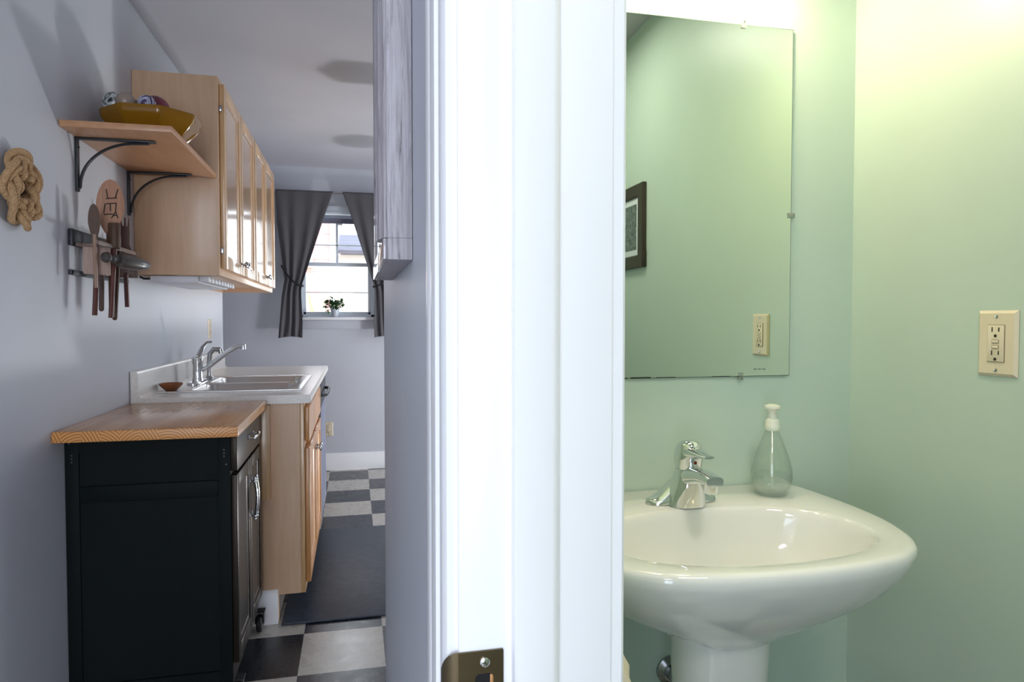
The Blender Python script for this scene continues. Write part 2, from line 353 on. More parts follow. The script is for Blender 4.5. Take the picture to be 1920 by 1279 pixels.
# kitchen side of right wall, stub and wall behind the bathroom
w_ = MB()
w_.box(XW, 0.1275, YJ + 0.02, 1.68, 0, ZC).box(XW, 0.1275, -0.9, -0.33, 0, ZC).box(XW, 0.1275, -0.33, YJ + 0.02, 2.05, ZC)
w_.box(0.1275, 1.95, 1.55, 1.68, 0, ZC)
struct(w_.build('wall_right', 'grey_wall'))
w_ = MB()
w_.box(1.95, 2.07, 1.55, 3.85, 0, ZC).box(1.95, 2.07, 5.2, YF, 0, ZC).box(1.95, 2.07, 3.85, 5.2, 2.1, ZC)
struct(w_.build('wall_kitchen_right', 'grey_wall'))
w_ = MB(); w_.box(0.1275, XI, YJ + 0.02, YB, 0, ZC).box(0.1275, XI, -0.9, -0.33, 0, ZC).box(0.1275, XI, -0.33, YJ + 0.02, 2.05, ZC)
struct(w_.build('wall_bathroom_left', 'green_wall'))
struct(MB().box(0.1275, XR + 0.12, YB, 1.55, 0, ZC).build('wall_bathroom_far', 'green_wall'))
struct(MB().box(XR, XR + 0.12, -0.8, YB, 0, ZC).build('wall_bathroom_right', 'green_wall'))
struct(MB().box(XI, XR + 0.12, -0.9, -0.8, 0, ZC).build('wall_bathroom_near', 'green_wall'))
w_ = MB(); w_.box(-0.825, -0.75, -3.1, -3.0, 0, ZC).box(1.25, 2.07, -3.1, -3.0, 0, ZC).box(-0.75, 1.25, -3.1, -3.0, 0, 0.1).box(-0.75, 1.25, -3.1, -3.0, 2.3, ZC)
struct(w_.build('wall_back', 'grey_wall'))
struct(MB().box(1.95, 2.07, -3.0, -0.9, 0, ZC).box(XR + 0.12, 2.07, -0.9, -0.8, 0, ZC).build('wall_hall_right', 'grey_wall'))

def baseboard(name, x0, x1, y0, y1, axis, face):
    # profile: tall flat board with stepped cap; face = direction (+1/-1) it protrudes
    prof = [(0, 0), (0.014, 0), (0.014, 0.105), (0.011, 0.112), (0.011, 0.118), (0.006, 0.13), (0.003, 0.138), (0, 0.138)]
    b = MB()
    if axis == 'X': b.prism([(y0 + face * p[0], p[1]) for p in prof], x0, x1, 'X')
    else: b.prism([(x0 + face * p[0], p[1]) for p in prof], y0, y1, 'Y')
    return struct(b.build(name, 'white_trim'))
baseboard('baseboard_far', -2.6, 1.95, YF - 0.0005, 0, 'X', -1)
baseboard('baseboard_left', XL + 0.0005, 0, -3.0, 2.14, 'Y', 1)
baseboard('baseboard_stub', 0.07, 1.95, 1.6805, 0, 'X', 1)

# ------------------------------------------------------------ window in far wall
win = sroot('window_1', (-0.13, YF, WZ0))
f_ = MB()
f_.box(WX0, WX0 + 0.035, YF + 0.02, YF + 0.10, WZ0, WZ1, 0.003).box(WX1 - 0.035, WX1, YF + 0.02, YF + 0.10, WZ0, WZ1, 0.003)
f_.box(WX0, WX1, YF + 0.02, YF + 0.10, WZ1 - 0.035, WZ1, 0.003).box(WX0, WX1, YF + 0.02, YF + 0.10, WZ0, WZ0 + 0.022, 0.003)
f_.build('window_frame', 'white_semi', win)
xa, xb = WX0 + 0.035, WX1 - 0.035; zm = 1.655
def sash(name, y, z0, z1, bot, top, side=0.02):
    s_ = MB(); s_.box(xa, xa + side, y, y + 0.03, z0, z1, 0.002).box(xb - side, xb, y, y + 0.03, z0, z1, 0.002).box(xa, xb, y, y + 0.03, z0, z0 + bot, 0.002).box(xa, xb, y, y + 0.03, z1 - top, z1, 0.002)
    o = s_.build(name, 'white_semi', win)
    return o
sash('lower_sash', YF + 0.035, WZ0 + 0.02, zm + 0.018, 0.022, 0.03)
sash('upper_sash', YF + 0.068, zm - 0.012, WZ1 - 0.035, 0.03, 0.02)
xm = (xa + xb) / 2
g_ = MB(); g_.box(xm - 0.009, xm + 0.009, YF + 0.078, YF + 0.088, zm, WZ1 - 0.04, 0.001).box(xa + 0.01, xb - 0.01, YF + 0.078, YF + 0.087, 1.812, 1.822, 0.001)
g_.build('upper_muntin', 'white_semi', win)
g_ = MB(); g_.box(xa + 0.01, xb - 0.01, YF + 0.046, YF + 0.053, 1.430, 1.437, 0.001)
g_.build('lower_muntin', 'white_semi', win)
def pane(z0, z1, y):
    m_ = M.get('pane')
    if not m_:
        m_ = bpy.data.materials.new('window_glass'); m_.use_nodes = True; nn = m_.node_tree.nodes; ll = m_.node_tree.links
        for x in list(nn): nn.remove(x)
        out = nn.new('ShaderNodeOutputMaterial'); tr = nn.new('ShaderNodeBsdfTransparent'); gl = nn.new('ShaderNodeBsdfGlossy'); mx = nn.new('ShaderNodeMixShader'); fr = nn.new('ShaderNodeFresnel')
        gl.inputs['Roughness'].default_value = 0.02; fr.inputs[0].default_value = 1.35; ll.new(fr.outputs[0], mx.inputs[0]); ll.new(tr.outputs[0], mx.inputs[1]); ll.new(gl.outputs[0], mx.inputs[2]); ll.new(mx.outputs[0], out.inputs[0]); M['pane'] = m_
    MB().box(xa + 0.015, xb - 0.015, y, y + 0.003, z0, z1).build('glass_pane', 'pane', win)
pane(WZ0 + 0.04, zm, YF + 0.049); pane(zm, WZ1 - 0.05, YF + 0.082)
# stool, apron, casing
s_ = MB(); s_.box(-0.50, 0.235, YF - 0.045, YF + 0.03, WZ0 - 0.025, WZ0 - 0.001, 0.004); s_.build('window_sill', 'white_trim', win)
s_ = MB(); s_.box(-0.49, 0.225, YF - 0.016, YF - 0.0005, WZ0 - 0.095, WZ0 - 0.026, 0.003); s_.build('window_apron', 'grey_wall', win)
s_ = MB(); s_.box(-0.50, WX0, YF - 0.018, YF - 0.0005, WZ0, WZ1 + 0.07, 0.003).box(WX1, 0.235, YF - 0.018, YF - 0.0005, WZ0, WZ1 + 0.07, 0.003).box(WX0, WX1, YF - 0.018, YF - 0.0005, WZ1, WZ1 + 0.07, 0.003).box(WX0, WX1, YF - 0.026, YF - 0.018, WZ1 + 0.002, WZ1 + 0.022, 0.002)
s_.build('window_casing', 'white_semi', win)
o = MB().lathe([(0.02, -0.255), (0.02, 0.255)], ((WX0 + WX1) / 2, YF + 0.018, WZ1 - 0.032), 20, 'X').box(WX0 + 0.04, WX1 - 0.04, YF + 0.006, YF + 0.009, WZ1 - 0.068, WZ1 - 0.04).build('roller_blind', 'house_grey', win)

# curtains ----------------------------------------------------------------
def lerp(a, b, t): return a + (b - a) * t
def interp(tab, z):
    tab = sorted(tab)
    if z <= tab[0][0]: return tab[0][1]
    for (a, va), (b, vb) in zip(tab[:-1], tab[1:]):
        if z <= b: return lerp(va, vb, (z - a) / (b - a))
    return tab[-1][1]
def curtain(mir, label):
    cx = -0.12
    root = thing('curtain', label, 'curtain', (cx - mir * 0.25, 5.57, 1.07), 'charcoal tied-back window curtains')
    outer = [(2.22, -0.587), (1.95, -0.575), (1.62, -0.538), (1.53, -0.525), (1.40, -0.545), (1.07, -0.574)]
    inner = [(2.22, -0.155), (2.05, -0.215), (1.80, -0.295), (1.62, -0.352), (1.50, -0.392), (1.45, -0.402), (1.40, -0.402), (1.2, -0.393), (1.07, -0.396)]
    NX, NZ = 70, 70; rings = []
    for k in range(NZ + 1):
        z0 = lerp(1.07, 2.22, k / NZ); r = []
        for i in range(NX + 1):
            u = i / NX
            # sag: the inner edge's tie point hangs lower
            z = z0
            xo, xi = interp(outer, z), interp(inner, z)
            x = lerp(xo, xi, u)
            gath = min(1, max(0, (2.22 - z) / 0.7)); amp = lerp(0.002, 0.009, gath)
            y = 5.585 - 0.012 - amp * math.sin(u * math.pi * 2 * 3.3 + 1.3 * math.sin(3 * z)) - 0.003 * gath * math.sin(u * 31 + 5 * z)
            if abs(z - 1.53) < 0.12: y += 0.01 * (1 - abs(z - 1.53) / 0.12)
            x = x if mir > 0 else 2 * cx - x
            zz = z + (0.012 * math.sin(u * 3) * (1 if z0 < 1.1 else 0))
            r.append((x, y, zz))
        rings.append(r)
    b = MB(); b.loft(rings, False, False, closed=False)
    o = b.build('curtain_panel', 'curtain', root, ang=80); md = o.modifiers.new('thick', 'SOLIDIFY'); md.thickness = 0.003
    pts = []
    for i in range(17):
        u = i / 16; x = lerp(-0.545, -0.388, u); z = 1.63 - 0.155 * (1 - (1 - u) ** 1.9)
        pts.append((x if mir > 0 else 2 * cx - x, 5.552 - 0.012 * math.sin(math.pi * u), z))
    pts = [(pts[0][0], 5.655, 1.635)] + pts + [(pts[-1][0], 5.60, pts[-1][2] + 0.01)]
    MB().tube(pts, 0.0065, 8).build('tieback', 'black_cord', root)
    return root
curtain(1, 'charcoal curtain panel left of the window, held back by a black cord')
curtain(-1, 'charcoal curtain panel right of the window, half hidden by the grey wood frame')
rod = thing('curtain_rod', 'thin grey curtain rod above the window carrying both charcoal curtains', 'curtain rod', (-0.12, 5.585, 2.22))
MB().tube([(-0.60, 5.585, 2.212), (0.37, 5.585, 2.212)], 0.006, 10).build('rod', 'chrome_soft', rod)
MB().box(-0.608, -0.592, 5.58, YF, 2.204, 2.222, 0.003).build('rod_bracket', 'white_trim', rod)
MB().box(0.362, 0.378, 5.58, YF, 2.204, 2.222, 0.003).build('rod_bracket', 'white_trim', rod)

# plant on sill -------------------------------------------------------------
px, py_, pz = -0.150, YF - 0.012, WZ0 - 0.001
pl = thing('potted_plant', 'small green leafy plant in a white pot on the kitchen window sill', 'plant', (px, py_, pz))
MB().lathe([(0.021, 0), (0.023, 0.002), (0.036, 0.064), (0.039, 0.066), (0.039, 0.076), (0.035, 0.076), (0.033, 0.068)], (px, py_, pz), 32, cap1=False).build('pot', 'pot', pl)
MB().lathe([(0.0335, 0.0), (0.0335, 0.003)], (px, py_, pz + 0.068), 24).build('soil', 'soil', pl)
lf = MB(); rnd = random.Random(3)
def leaf_at(b, base, d, L, W, curl=0.3):
    d = Vector(d).normalized(); side = d.cross(Vector((0, 0, 1)))
    if side.length < 0.1: side = Vector((1, 0, 0))
    side.normalize(); up = side.cross(d); rows = []
    for i in range(6):
        t = i / 5; w_2 = W * math.sin(math.pi * min(0.97, t * 0.92 + 0.06)); c = Vector(base) + d * L * t - up * curl * L * t * t * -1 * (-1)
        rows.append([tuple(c - side * w_2 + up * w_2 * 0.3), tuple(c), tuple(c + side * w_2 + up * w_2 * 0.3)])
    b.loft(rows, False, False, closed=False)
for i in range(44):
    a = rnd.uniform(0, 2 * math.pi); e = rnd.uniform(0.1, 1.3)
    d = Vector((math.cos(a) * math.cos(e), math.sin(a) * math.cos(e) * 0.6 - 0.12, math.sin(e)))
    L = rnd.uniform(0.035, 0.085)
    st = Vector((px, py_, pz + 0.07)) + Vector((rnd.uniform(-.015, .015), rnd.uniform(-.012, .012), 0))
    tip = st + d * L
    lf.tube([st, st + d * L * 0.5 + Vector((0, 0, 0.006)), tip], 0.0012, 5)
    for k in range(3):
        dd = (d + Vector((rnd.uniform(-1, 1), rnd.uniform(-0.5, 0.3), rnd.uniform(-.6, .5)))).normalized()
        leaf_at(lf, tip - d * L * 0.15 * k, dd, rnd.uniform(0.024, 0.036), rnd.uniform(0.010, 0.014))
for q in ((-0.075, 0.06), (-0.055, 0.02), (0.06, 0.075)):
    st = Vector((px, py_, pz + 0.075)); tip = st + Vector((q[0], -0.02, q[1] - 0.045)); lf.tube([st, (st + tip) / 2 + Vector((0, 0, 0.03)), tip], 0.0012, 5)
    for k in range(4): leaf_at(lf, tip, (rnd.uniform(-1, 1), -0.3, rnd.uniform(-0.7, 0.4)), 0.028, 0.011)
lf.build('foliage', 'leaf', pl, ang=180)

# outside ---------------------------------------------------------------------
gd = MB().box(-14, 14, 5.9, 40, -0.9, -0.6).build('ground', 'lawn'); struct(gd)
hs = thing('neighbour_house', 'pink clapboard house seen through the left half of the window', 'house', (-2.6, 11, -0.6))
MB().box(-5.2, -0.29, 11, 12.8, -0.6, 2.78).build('wall', 'pink', hs)
MB().box(-0.36, -0.27, 10.93, 11.0, -0.6, 2.85).box(-5.2, -0.27, 10.93, 11.0, 2.78, 2.95).build('corner_board', 'house_white', hs)
MB().prism([(-5.4, 2.95), (-0.2, 2.95), (-0.2, 3.05), (-2.8, 4.6), (-5.4, 3.05)], 10.8, 13.0, 'Y').build('roof', 'house_grey', hs)
MB().box(-1.35, -0.62, 10.9, 11.0, 2.02, 2.24).box(-0.95, -0.75, 10.95, 11.0, 2.3, 2.6).build('awning_trim', 'house_white', hs)
h2 = thing('white_garage', 'white outbuilding with a dark blue grey roof beyond the window', 'building', (1.2, 13.5, -0.6))
MB().box(-0.38, 4.5, 13.5, 17, -0.6, 2.55).build('wall', 'house_white', h2)
MB().prism([(13.2, 2.52), (15.2, 3.05), (17.2, 2.52), (17.2, 2.46), (13.2, 2.46)], -0.30, 4.7, 'X').build('roof', 'house_grey', h2)
fe = thing('porch_railing', 'grey baluster railing outside behind the plant', 'railing', (0.2, 9.0, -0.6))
MB().box(0.02, 0.9, 9.0, 9.05, 1.22, 1.26, 0.004).build('rail', 'white_semi', fe)
for i in range(5):
    MB().box(0.03 + i * 0.11, 0.055 + i * 0.11, 9.0, 9.04, -0.6, 1.75 if i < 2 else 1.22).build('baluster', 'white_semi', fe)
ag = thing('garden_plant', 'pale spiky yellow green plant growing outside below the window', 'plant', (-0.45, 8.4, -0.6))
b = MB(); rnd = random.Random(5)
b.tube([(-0.45, 8.4, -0.6), (-0.45, 8.4, 0.9)], 0.05, 10)
for i in range(40):
    a = rnd.uniform(0, 2 * math.pi); e = rnd.uniform(0.15, 1.45); d = Vector((math.cos(a) * math.cos(e), math.sin(a) * math.cos(e) * 0.6, math.sin(e)))
    leaf_at(b, (-0.45, 8.4, 0.88), d, rnd.uniform(0.35, 0.85), 0.025, 0.35)
b.build('leaves', 'pale_leaf', ag, ang=180)

# ------------------------------------------------------------ far wall / left wall outlets (almond)
def outlet(name, label, c, nrm, W, H, gfci, seen=True):
    root = thing(name, label, 'outlet', c)
    # local frame: u across, v up, n outward
    n_ = Vector(nrm); u_ = Vector((0, 0, 1)).cross(n_)  # to the right when looking at the plate
    mt = Matrix((( u_.x, 0, n_.x, c[0]), (u_.y, 0, n_.y, c[1]), (0, 1, 0, c[2]), (0, 0, 0, 1)))
    def bx(b, u0, u1, v0, v1, d0, d1, bev=0, mi=0): b.box(u0, u1, v0, v1, d0, d1, bev, mi); return b
    b = MB(); t_ = 0.006
    rings = []
    for s_, d in ((0, 0.0006), (0, 0.0016), (0.0055, t_), ):
        rings.append([(-W / 2 + s_, -H / 2 + s_, d), (W / 2 - s_, -H / 2 + s_, d), (W / 2 - s_, H / 2 - s_, d), (-W / 2 + s_, H / 2 - s_, d)])
    b.loft(rings); b.xf(mt).build('cover_plate', 'almond', root, ang=20)
    if not seen: return root
    b = MB(); bx(b, -0.0173, 0.0173, -0.0345, 0.0345, t_ - 0.001, t_ + 0.0004); b.xf(mt).build('gap', 'almond_dark', root)
    b = MB(); bx(b, -0.0165, 0.0165, -0.0337, 0.0337, t_, t_ + 0.0022, 0.001); b.xf(mt).build('receptacle', 'almond', root)
    if gfci:
        for vy in (0.0035, -0.0065):
            b = MB(); bx(b, -0.0072, 0.0072, vy - 0.0035, vy + 0.0035, t_ + 0.001, t_ + 0.0026); b.xf(mt).build('button_gap', 'almond_dark', root)
            b = MB(); bx(b, -0.0062, 0.0064, vy - 0.0027, vy + 0.0026, t_ + 0.001, t_ + 0.0036, 0.0006); b.xf(mt).build('button', 'almond', root)
    for vy in (0.0225, -0.0205):
        b = MB(); bx(b, -0.0078, -0.0056, vy - 0.0012, vy + 0.0076, t_ + 0.001, t_ + 0.0026).box(0.0056, 0.0078, vy - 0.0005, vy + 0.007, t_ + 0.001, t_ + 0.0026)
        b.lathe([(0.0030, 0), (0.0030, 0.0016)], (0, vy - 0.0085, t_ + 0.001), 16)
        b.xf(mt).build('socket_slots', 'slot', root)
    for vy in (H / 2 - 0.0115, -H / 2 + 0.0115):
        b = MB(); b.lathe([(0.0030, 0), (0.0028, 0.0012), (0.001, 0.0016)], (0, vy, t_), 16); o = b.xf(mt).build('screw', 'chrome_soft', root)
    return root
outlet('power_outlet', 'almond outlet with test buttons on the green wall right of the sink', (XR, 1.026, 1.167), (-1, 0, 0), 0.080, 0.122, True)
outlet('power_outlet', 'almond outlet plate low on the far grey wall near the baseboard', (-0.206, YF, 0.333), (0, -1, 0), 0.066, 0.114, False)
outlet('power_outlet', 'almond outlet plate on the left wall above the kitchen counter', (XL, 4.28, 1.158), (1, 0, 0), 0.080, 0.114, False)

# ------------------------------------------------------------ upper cabinet
UX = -0.518; UY0, UY1, UZ0, UZ1 = 2.90, 4.68, 1.387, 2.168
uc = thing('upper_cabinet', 'row of maple upper cabinets mounted on the left wall above the sink', 'cabinet', (XL, UY0, UZ0))
b = MB()
b.box(XL + 0.001, UX, UY0, UY0 + 0.016, UZ0, UZ1, 0.001)                 # near end panel
b.box(XL + 0.001, UX, UY1 - 0.016, UY1, UZ0, UZ1, 0.001)
b.box(XL + 0.001, UX, UY0 + 0.016, UY1 - 0.016, UZ1 - 0.016, UZ1, 0)
b.box(XL + 0.001, UX - 0.02, UY0 + 0.016, UY1 - 0.016, UZ0 + 0.03, UZ0 + 0.046, 0)
b.box(XL + 0.001, XL + 0.01, UY0 + 0.016, UY1 - 0.016, UZ0, UZ1 - 0.016, 0)
b.build('cabinet_box', 'maple_v', uc)
b = MB()
b.box(UX - 0.019, UX + 0.001, UY0 + 0.016, UY1 - 0.001, UZ0, UZ0 + 0.04, 0.001).box(UX - 0.019, UX + 0.001, UY0 + 0.016, UY1 - 0.001, UZ1 - 0.04, UZ1, 0.001)
for y in (UY0 + 0.0, 3.775, UY1 - 0.035): b.box(UX - 0.019, UX + 0.001, y + (0.016 if y == UY0 else 0), y + 0.035, UZ0 + 0.04, UZ1 - 0.04)
b.build('face_frame', 'maple_v', uc)
def cab_door(parent, x, y0, y1, z0, z1, fm, pm, rail=0.052, th=0.019, recess=0.008):
    root = None
    b = MB()
    b.box(x, x + th, y0, y0 + rail, z0, z1, 0.003).box(x, x + th, y1 - rail, y1, z0, z1, 0.003)
    b.box(x, x + th, y0 + rail - 0.001, y1 - rail + 0.001, z0, z0 + rail, 0.003).box(x, x + th, y0 + rail - 0.001, y1 - rail + 0.001, z1 - rail, z1, 0.003)
    d = b.build('door', fm, parent)
    # inner moulding and recessed panel
    b = MB(); ya, yb, za, zb = y0 + rail, y1 - rail, z0 + rail, z1 - rail
    def ring(s_, xx): return [(xx, ya + s_, za + s_), (xx, yb - s_, za + s_), (xx, yb - s_, zb - s_), (xx, ya + s_, zb - s_)]
    b.loft([ring(0.010, x + 0.002), ring(0.010, x + th - recess), ring(0.004, x + th - 0.004), ring(-0.001, x + th - 0.003), ring(-0.001, x + 0.002)], False, False)
    b.box(x + 0.002, x + th - recess, ya - 0.001, yb + 0.001, za - 0.001, zb + 0.001)
    b.build('door_panel', pm, d, ang=25)
    return d
def knob(parent, x, y, z, r=0.0135, mm='chrome_soft'):
    b = MB(); b.lathe([(0.009, 0), (0.009, 0.002), (0.0045, 0.006), (0.0045, 0.014), (r, 0.019), (r, 0.024), (r * 0.6, 0.029), (0.001, 0.030)], (x, y, z), 20, 'X')
    return b.build('knob', mm, parent)
edges = [(2.925, 3.335), (3.345, 3.765), (3.79, 4.215), (4.225, 4.665)]
for i, (a, c) in enumerate(edges):
    d = cab_door(uc, UX + 0.0015, a, c, UZ0 + 0.028, UZ1 - 0.022, 'maple_door', 'maple_panel', 0.05)
    knob(d, UX + 0.0205, (c - 0.026) if i % 2 == 0 else (a + 0.026), UZ0 + 0.075)
    if i % 2 == 0:
        for z in (UZ0 + 0.10, UZ1 - 0.12):
            MB().box(UX + 0.001, UX + 0.012, a - 0.011, a - 0.0005, z - 0.012, z + 0.012, 0.002).build('hinge', 'chrome_soft', d)

# under cabinet light
ul = thing('under_cabinet_light', 'slim white light fixture screwed beneath the maple upper cabinet', 'light fixture', (-0.67, 3.2, UZ0))
b = MB(); b.box(-0.775, -0.60, 2.915, 3.56, 1.357, 1.384, 0.004); b.build('housing', 'white_plastic', ul)
b = MB()
for i in range(9): b.box(-0.600 + 0.006 * 0, -0.565, 2.93 + i * 0.068, 2.985 + i * 0.068, 1.362, 1.384, 0.003)
b.build('ribbed_lens', 'white_plastic', ul)
MB().tube([(-0.815, 2.93, 1.38), (-0.80, 2.93, 1.372), (-0.776, 2.93, 1.372)], 0.004, 8).build('cord', 'rubber', ul)

# ------------------------------------------------------------ shelf
SH0, SH1, SX, SZ = 2.222, 2.896, -0.525, 1.787
sh = thing('wall_shelf', 'small beech shelf on two black brackets beside the maple upper cabinet', 'shelf', (XL, 2.5, SZ))
MB().box(XL + 0.001, SX, SH0, SH1, SZ - 0.019, SZ, 0.0015).build('shelf_board', 'shelf_wood', sh)
def bracket(y):
    zt = SZ - 0.019
    b = MB(); x0 = XL + 0.001
    b.box(x0, x0 + 0.007, y - 0.009, y + 0.009, zt - 0.165, zt, 0.002)
    b.box(x0, SX - 0.075, y - 0.009, y + 0.009, zt - 0.007, zt - 0.0002, 0.002)
    pts = [(x0 + 0.008, y, zt - 0.155)]
    for i in range(15):
        t_ = i / 14; a = R(90 * t_)
        pts.append((x0 + 0.010 + 0.16 * (1 - math.cos(a)), y, zt - 0.15 + 0.139 * math.sin(a)))
    pts.append((x0 + 0.205, y, zt - 0.009))
    b.tube(pts, 0.0085, 8, flat=0.45)
    b.lathe([(0.003, 0), (0.003, 0.003)], (x0 + 0.007, y, zt - 0.03), 10, 'X')
    return b.build('bracket', 'iron', sh)
bracket(2.345); bracket(2.835)

# bowl
bc = (-0.661, 2.545, SZ + 0.0005)
bo = thing('glass_bowl', 'wide amber glass bowl with fluted sides on the small shelf', 'bowl', bc)
def bowl_ring(r, z, lob, n=96):
    out = []
    for i in range(n):
        a = 2 * math.pi * i / n; oc = math.cos(math.pi / 8) / math.cos(((a + math.pi / 8) % (math.pi / 4)) - math.pi / 8); k = 1 + lob * 12 * (oc - 1) * 1.3
        out.append((bc[0] + r * k * math.cos(a), bc[1] + r * k * math.sin(a), bc[2] + z))
    return out
outer = [(0.060, 0, 0), (0.075, 0.002, 0), (0.088, 0.012, 0.03), (0.112, 0.038, 0.05), (0.135, 0.064, 0.06), (0.151, 0.084, 0.06), (0.156, 0.105, 0.06), (0.154, 0.111, 0.06)]
inner_ = [(0.150, 0.109, 0.06), (0.146, 0.084, 0.06), (0.129, 0.062, 0.055), (0.106, 0.040, 0.05), (0.082, 0.018, 0.02), (0.06, 0.010, 0)]
MB().loft([bowl_ring(*p) for p in outer + inner_]).build('bowl_body', 'amber', bo, ang=50)
for k in range(8):
    b = MB(); a = 2 * math.pi * (k + 0.5) / 8
    for j in range(-2, 3):
        aa = a + j * 0.11; r = 0.097; b.sphere((bc[0] + r * math.cos(aa), bc[1] + r * math.sin(aa), bc[2] + 0.03 - 0.004 * abs(j)), 0.007, 10, 1.4, 0.5, 0.5)
    b.build('flower_relief', 'amber', bo)
balls = [((-0.765, 2.510), 0.038, 0.136, 'ball_green', 'green and white marbled decorative ball in the amber bowl', 1), ((-0.740, 2.620), 0.036, 0.150, 'ball_brown', 'dull brown decorative ball in the amber bowl', 1),
         ((-0.715, 2.450), 0.030, 0.128, 'ball_grey', 'taupe decorative ball in the amber bowl', 1), ((-0.655, 2.460), 0.028, 0.128, 'ball_purple', 'violet and white decorative ball in the amber bowl', 1), ((-0.655, 2.560), 0.047, 0.138, 'ball_red', 'maroon decorative ball in the amber bowl', 1)]
for (p, r, h, mm, lb, s) in balls:
    tag(MB().sphere((p[0], p[1], SZ + h), r, 28).build('decorative_ball', mm), lb, 'ball', 'decorative balls in the amber bowl')

# ------------------------------------------------------------ rope trivet
ry, rz = 1.942, 1.534
b = MB()
Rm, amp = 0.060, 0.0205
for strand in range(3):
    for off in (-0.0082, 0.0082):
        pts = []
        NN = 220
        for i in range(NN):
            t_ = 2 * math.pi * i / NN
            th = 2 * t_ * 1.0  # each strand goes round twice
            ph = strand * 2 * math.pi / 3
            a = t_
            rr = Rm + amp * math.sin(2 * a + ph)
            dep = 0.010 * math.sin(2 * (2 * a + ph))
            rr += off
            pts.append((XL + 0.022 + dep, ry + rr * math.cos(a) * 0.93, rz + rr * math.sin(a) * 1.06))
        b.tube(pts, 0.0076, 8, closed=True, up=(1, 0, 0))
        # lay of the rope: two thin spirals around each strand
        for q in range(3):
            sp_ = []
            for i in range(440):
                p0 = Vector(pts[(i // 2) % NN]); p1 = Vector(pts[(i // 2 + 1) % NN]); p = p0.lerp(p1, (i % 2) / 2); tt = (p1 - p0).normalized()
                n1 = Vector((1, 0, 0)); n1 = (n1 - tt * tt.dot(n1)).normalized(); n2 = tt.cross(n1); aa = 2 * math.pi * (i / 440 * 38 + q / 3)
                sp_.append(tuple(p + n1 * math.cos(aa) * 0.0058 + n2 * math.sin(aa) * 0.0058))
            b.tube(sp_, 0.0031, 5, closed=True, up=(1, 0, 0))
rp = b.build('rope_wreath', 'rope', ang=60)
tag(rp, 'woven natural rope knot hanging on the left wall', 'wall decoration')

# ------------------------------------------------------------ utensil rack and utensils
rk = thing('utensil_rack', 'black wall rack holding wooden kitchen utensils under the small shelf', 'utensil rack', (XL, 2.5, 1.44))
b = MB()
b.box(XL + 0.001, XL + 0.014, 2.27, 2.72, 1.432, 1.482, 0.003)
b.box(XL + 0.001, XL + 0.010, 2.27, 2.80, 1.345, 1.360, 0.002)
b.build('back_bar', 'iron', rk)
b = MB(); b.box(XL + 0.014, XL + 0.022, 2.29, 2.70, 1.432, 1.442, 0.002).box(XL + 0.096, XL + 0.103, 2.215, 2.56, 1.430, 1.443, 0.002)
for y in (2.29, 2.335, 2.43, 2.49, 2.585): b.box(XL + 0.020, XL + 0.098, y, y + 0.008, 1.431, 1.441, 0.001)
b.build('slotted_ledge', 'grey_wood', rk)
MB().lathe([(0.003, 0), (0.003, 0.003)], (XL + 0.014, 2.30, 1.470), 10, 'X').build('screw', 'chrome_soft', rk)
VD = Vector((-0.31, 0.95, 0))          # camera viewing direction out there
def face_cam(c):   # local x = across, y = toward the camera, z = up
    n = Vector((0.30, -0.954, 0)); x = Vector((0.954, 0.30, 0))
    return Matrix(((x.x, -n.x, 0, c[0]), (x.y, -n.y, 0, c[1]), (0, 0, 1, c[2]), (0, 0, 0, 1)))
def blade(outline, th, c, tilt=0, bev=0.0015):
    b = MB(); b.prism(outline, -th / 2, th / 2, 'Y', bev=bev); b.xf(face_cam(c) @ Matrix.Rotation(R(tilt), 4, 'Y')); return b
def ell(a, h, z0, n=40, p=1.0): return [(a * math.cos(2 * math.pi * i / n), z0 + h * math.sin(2 * math.pi * i / n)) for i in range(n)]
G = 'wooden utensils in the wall rack'
# big oval paddle with carved letters
pd = thing('wooden_paddle', 'large oval wooden paddle with carved letters standing in the utensil rack', 'kitchen utensil', (-0.748, 2.395, 1.22), G)
cpad = (-0.748, 2.395, 1.565)
ol = []
for i in range(48):
    a = 2 * math.pi * i / 48; z = 0.088 * math.sin(a); wd = 0.039 * math.cos(a)
    if z < 0: wd *= (1 + z * 3.0)
    ol.append((wd, z))
blade(ol, 0.009, cpad, 2).build('paddle_head', 'paddle_wood', pd)
b = MB(); b.box(-0.012, 0.012, -0.0045, 0.0045, -0.17, -0.075, 0.002).tube([(0, 0, -0.12), (0.0, 0, -0.345)], 0.0085, 10); b.xf(face_cam(cpad)).build('handle', 'dark_wood', pd)
def stroke(b, x0, z0, x1, z1, w=0.0035):
    d = Vector((x1 - x0, 0, z1 - z0)); L = d.length; b2 = MB(); b2.box(-w / 2, w / 2, -0.0052, -0.0040, 0, L)
    a = math.atan2(d.x, d.z); b.merge(b2.bm, Matrix.Translation((x0, 0, z0)) @ Matrix.Rotation(a, 4, 'Y'))
b = MB()
for s_ in ((-0.012, 0.056, -0.007, 0.028), (0.020, 0.060, 0.013, 0.030), (-0.012, 0.026, 0.018, 0.032), (-0.012, 0.010, 0.018, 0.015), (-0.014, 0.010, -0.017, -0.020), (0.016, 0.014, 0.015, -0.012), (0.0, 0.010, 0.001, -0.012), (-0.017, -0.024, 0.008, -0.020), (0.015, -0.012, 0.004, -0.034), (0.015, -0.012, 0.022, -0.032), (0.007, -0.026, 0.020, -0.022)):
    stroke(b, *s_)
b.xf(face_cam(cpad) @ Matrix.Rotation(R(2), 4, 'Y')).build('carved_letters', 'carve', pd)
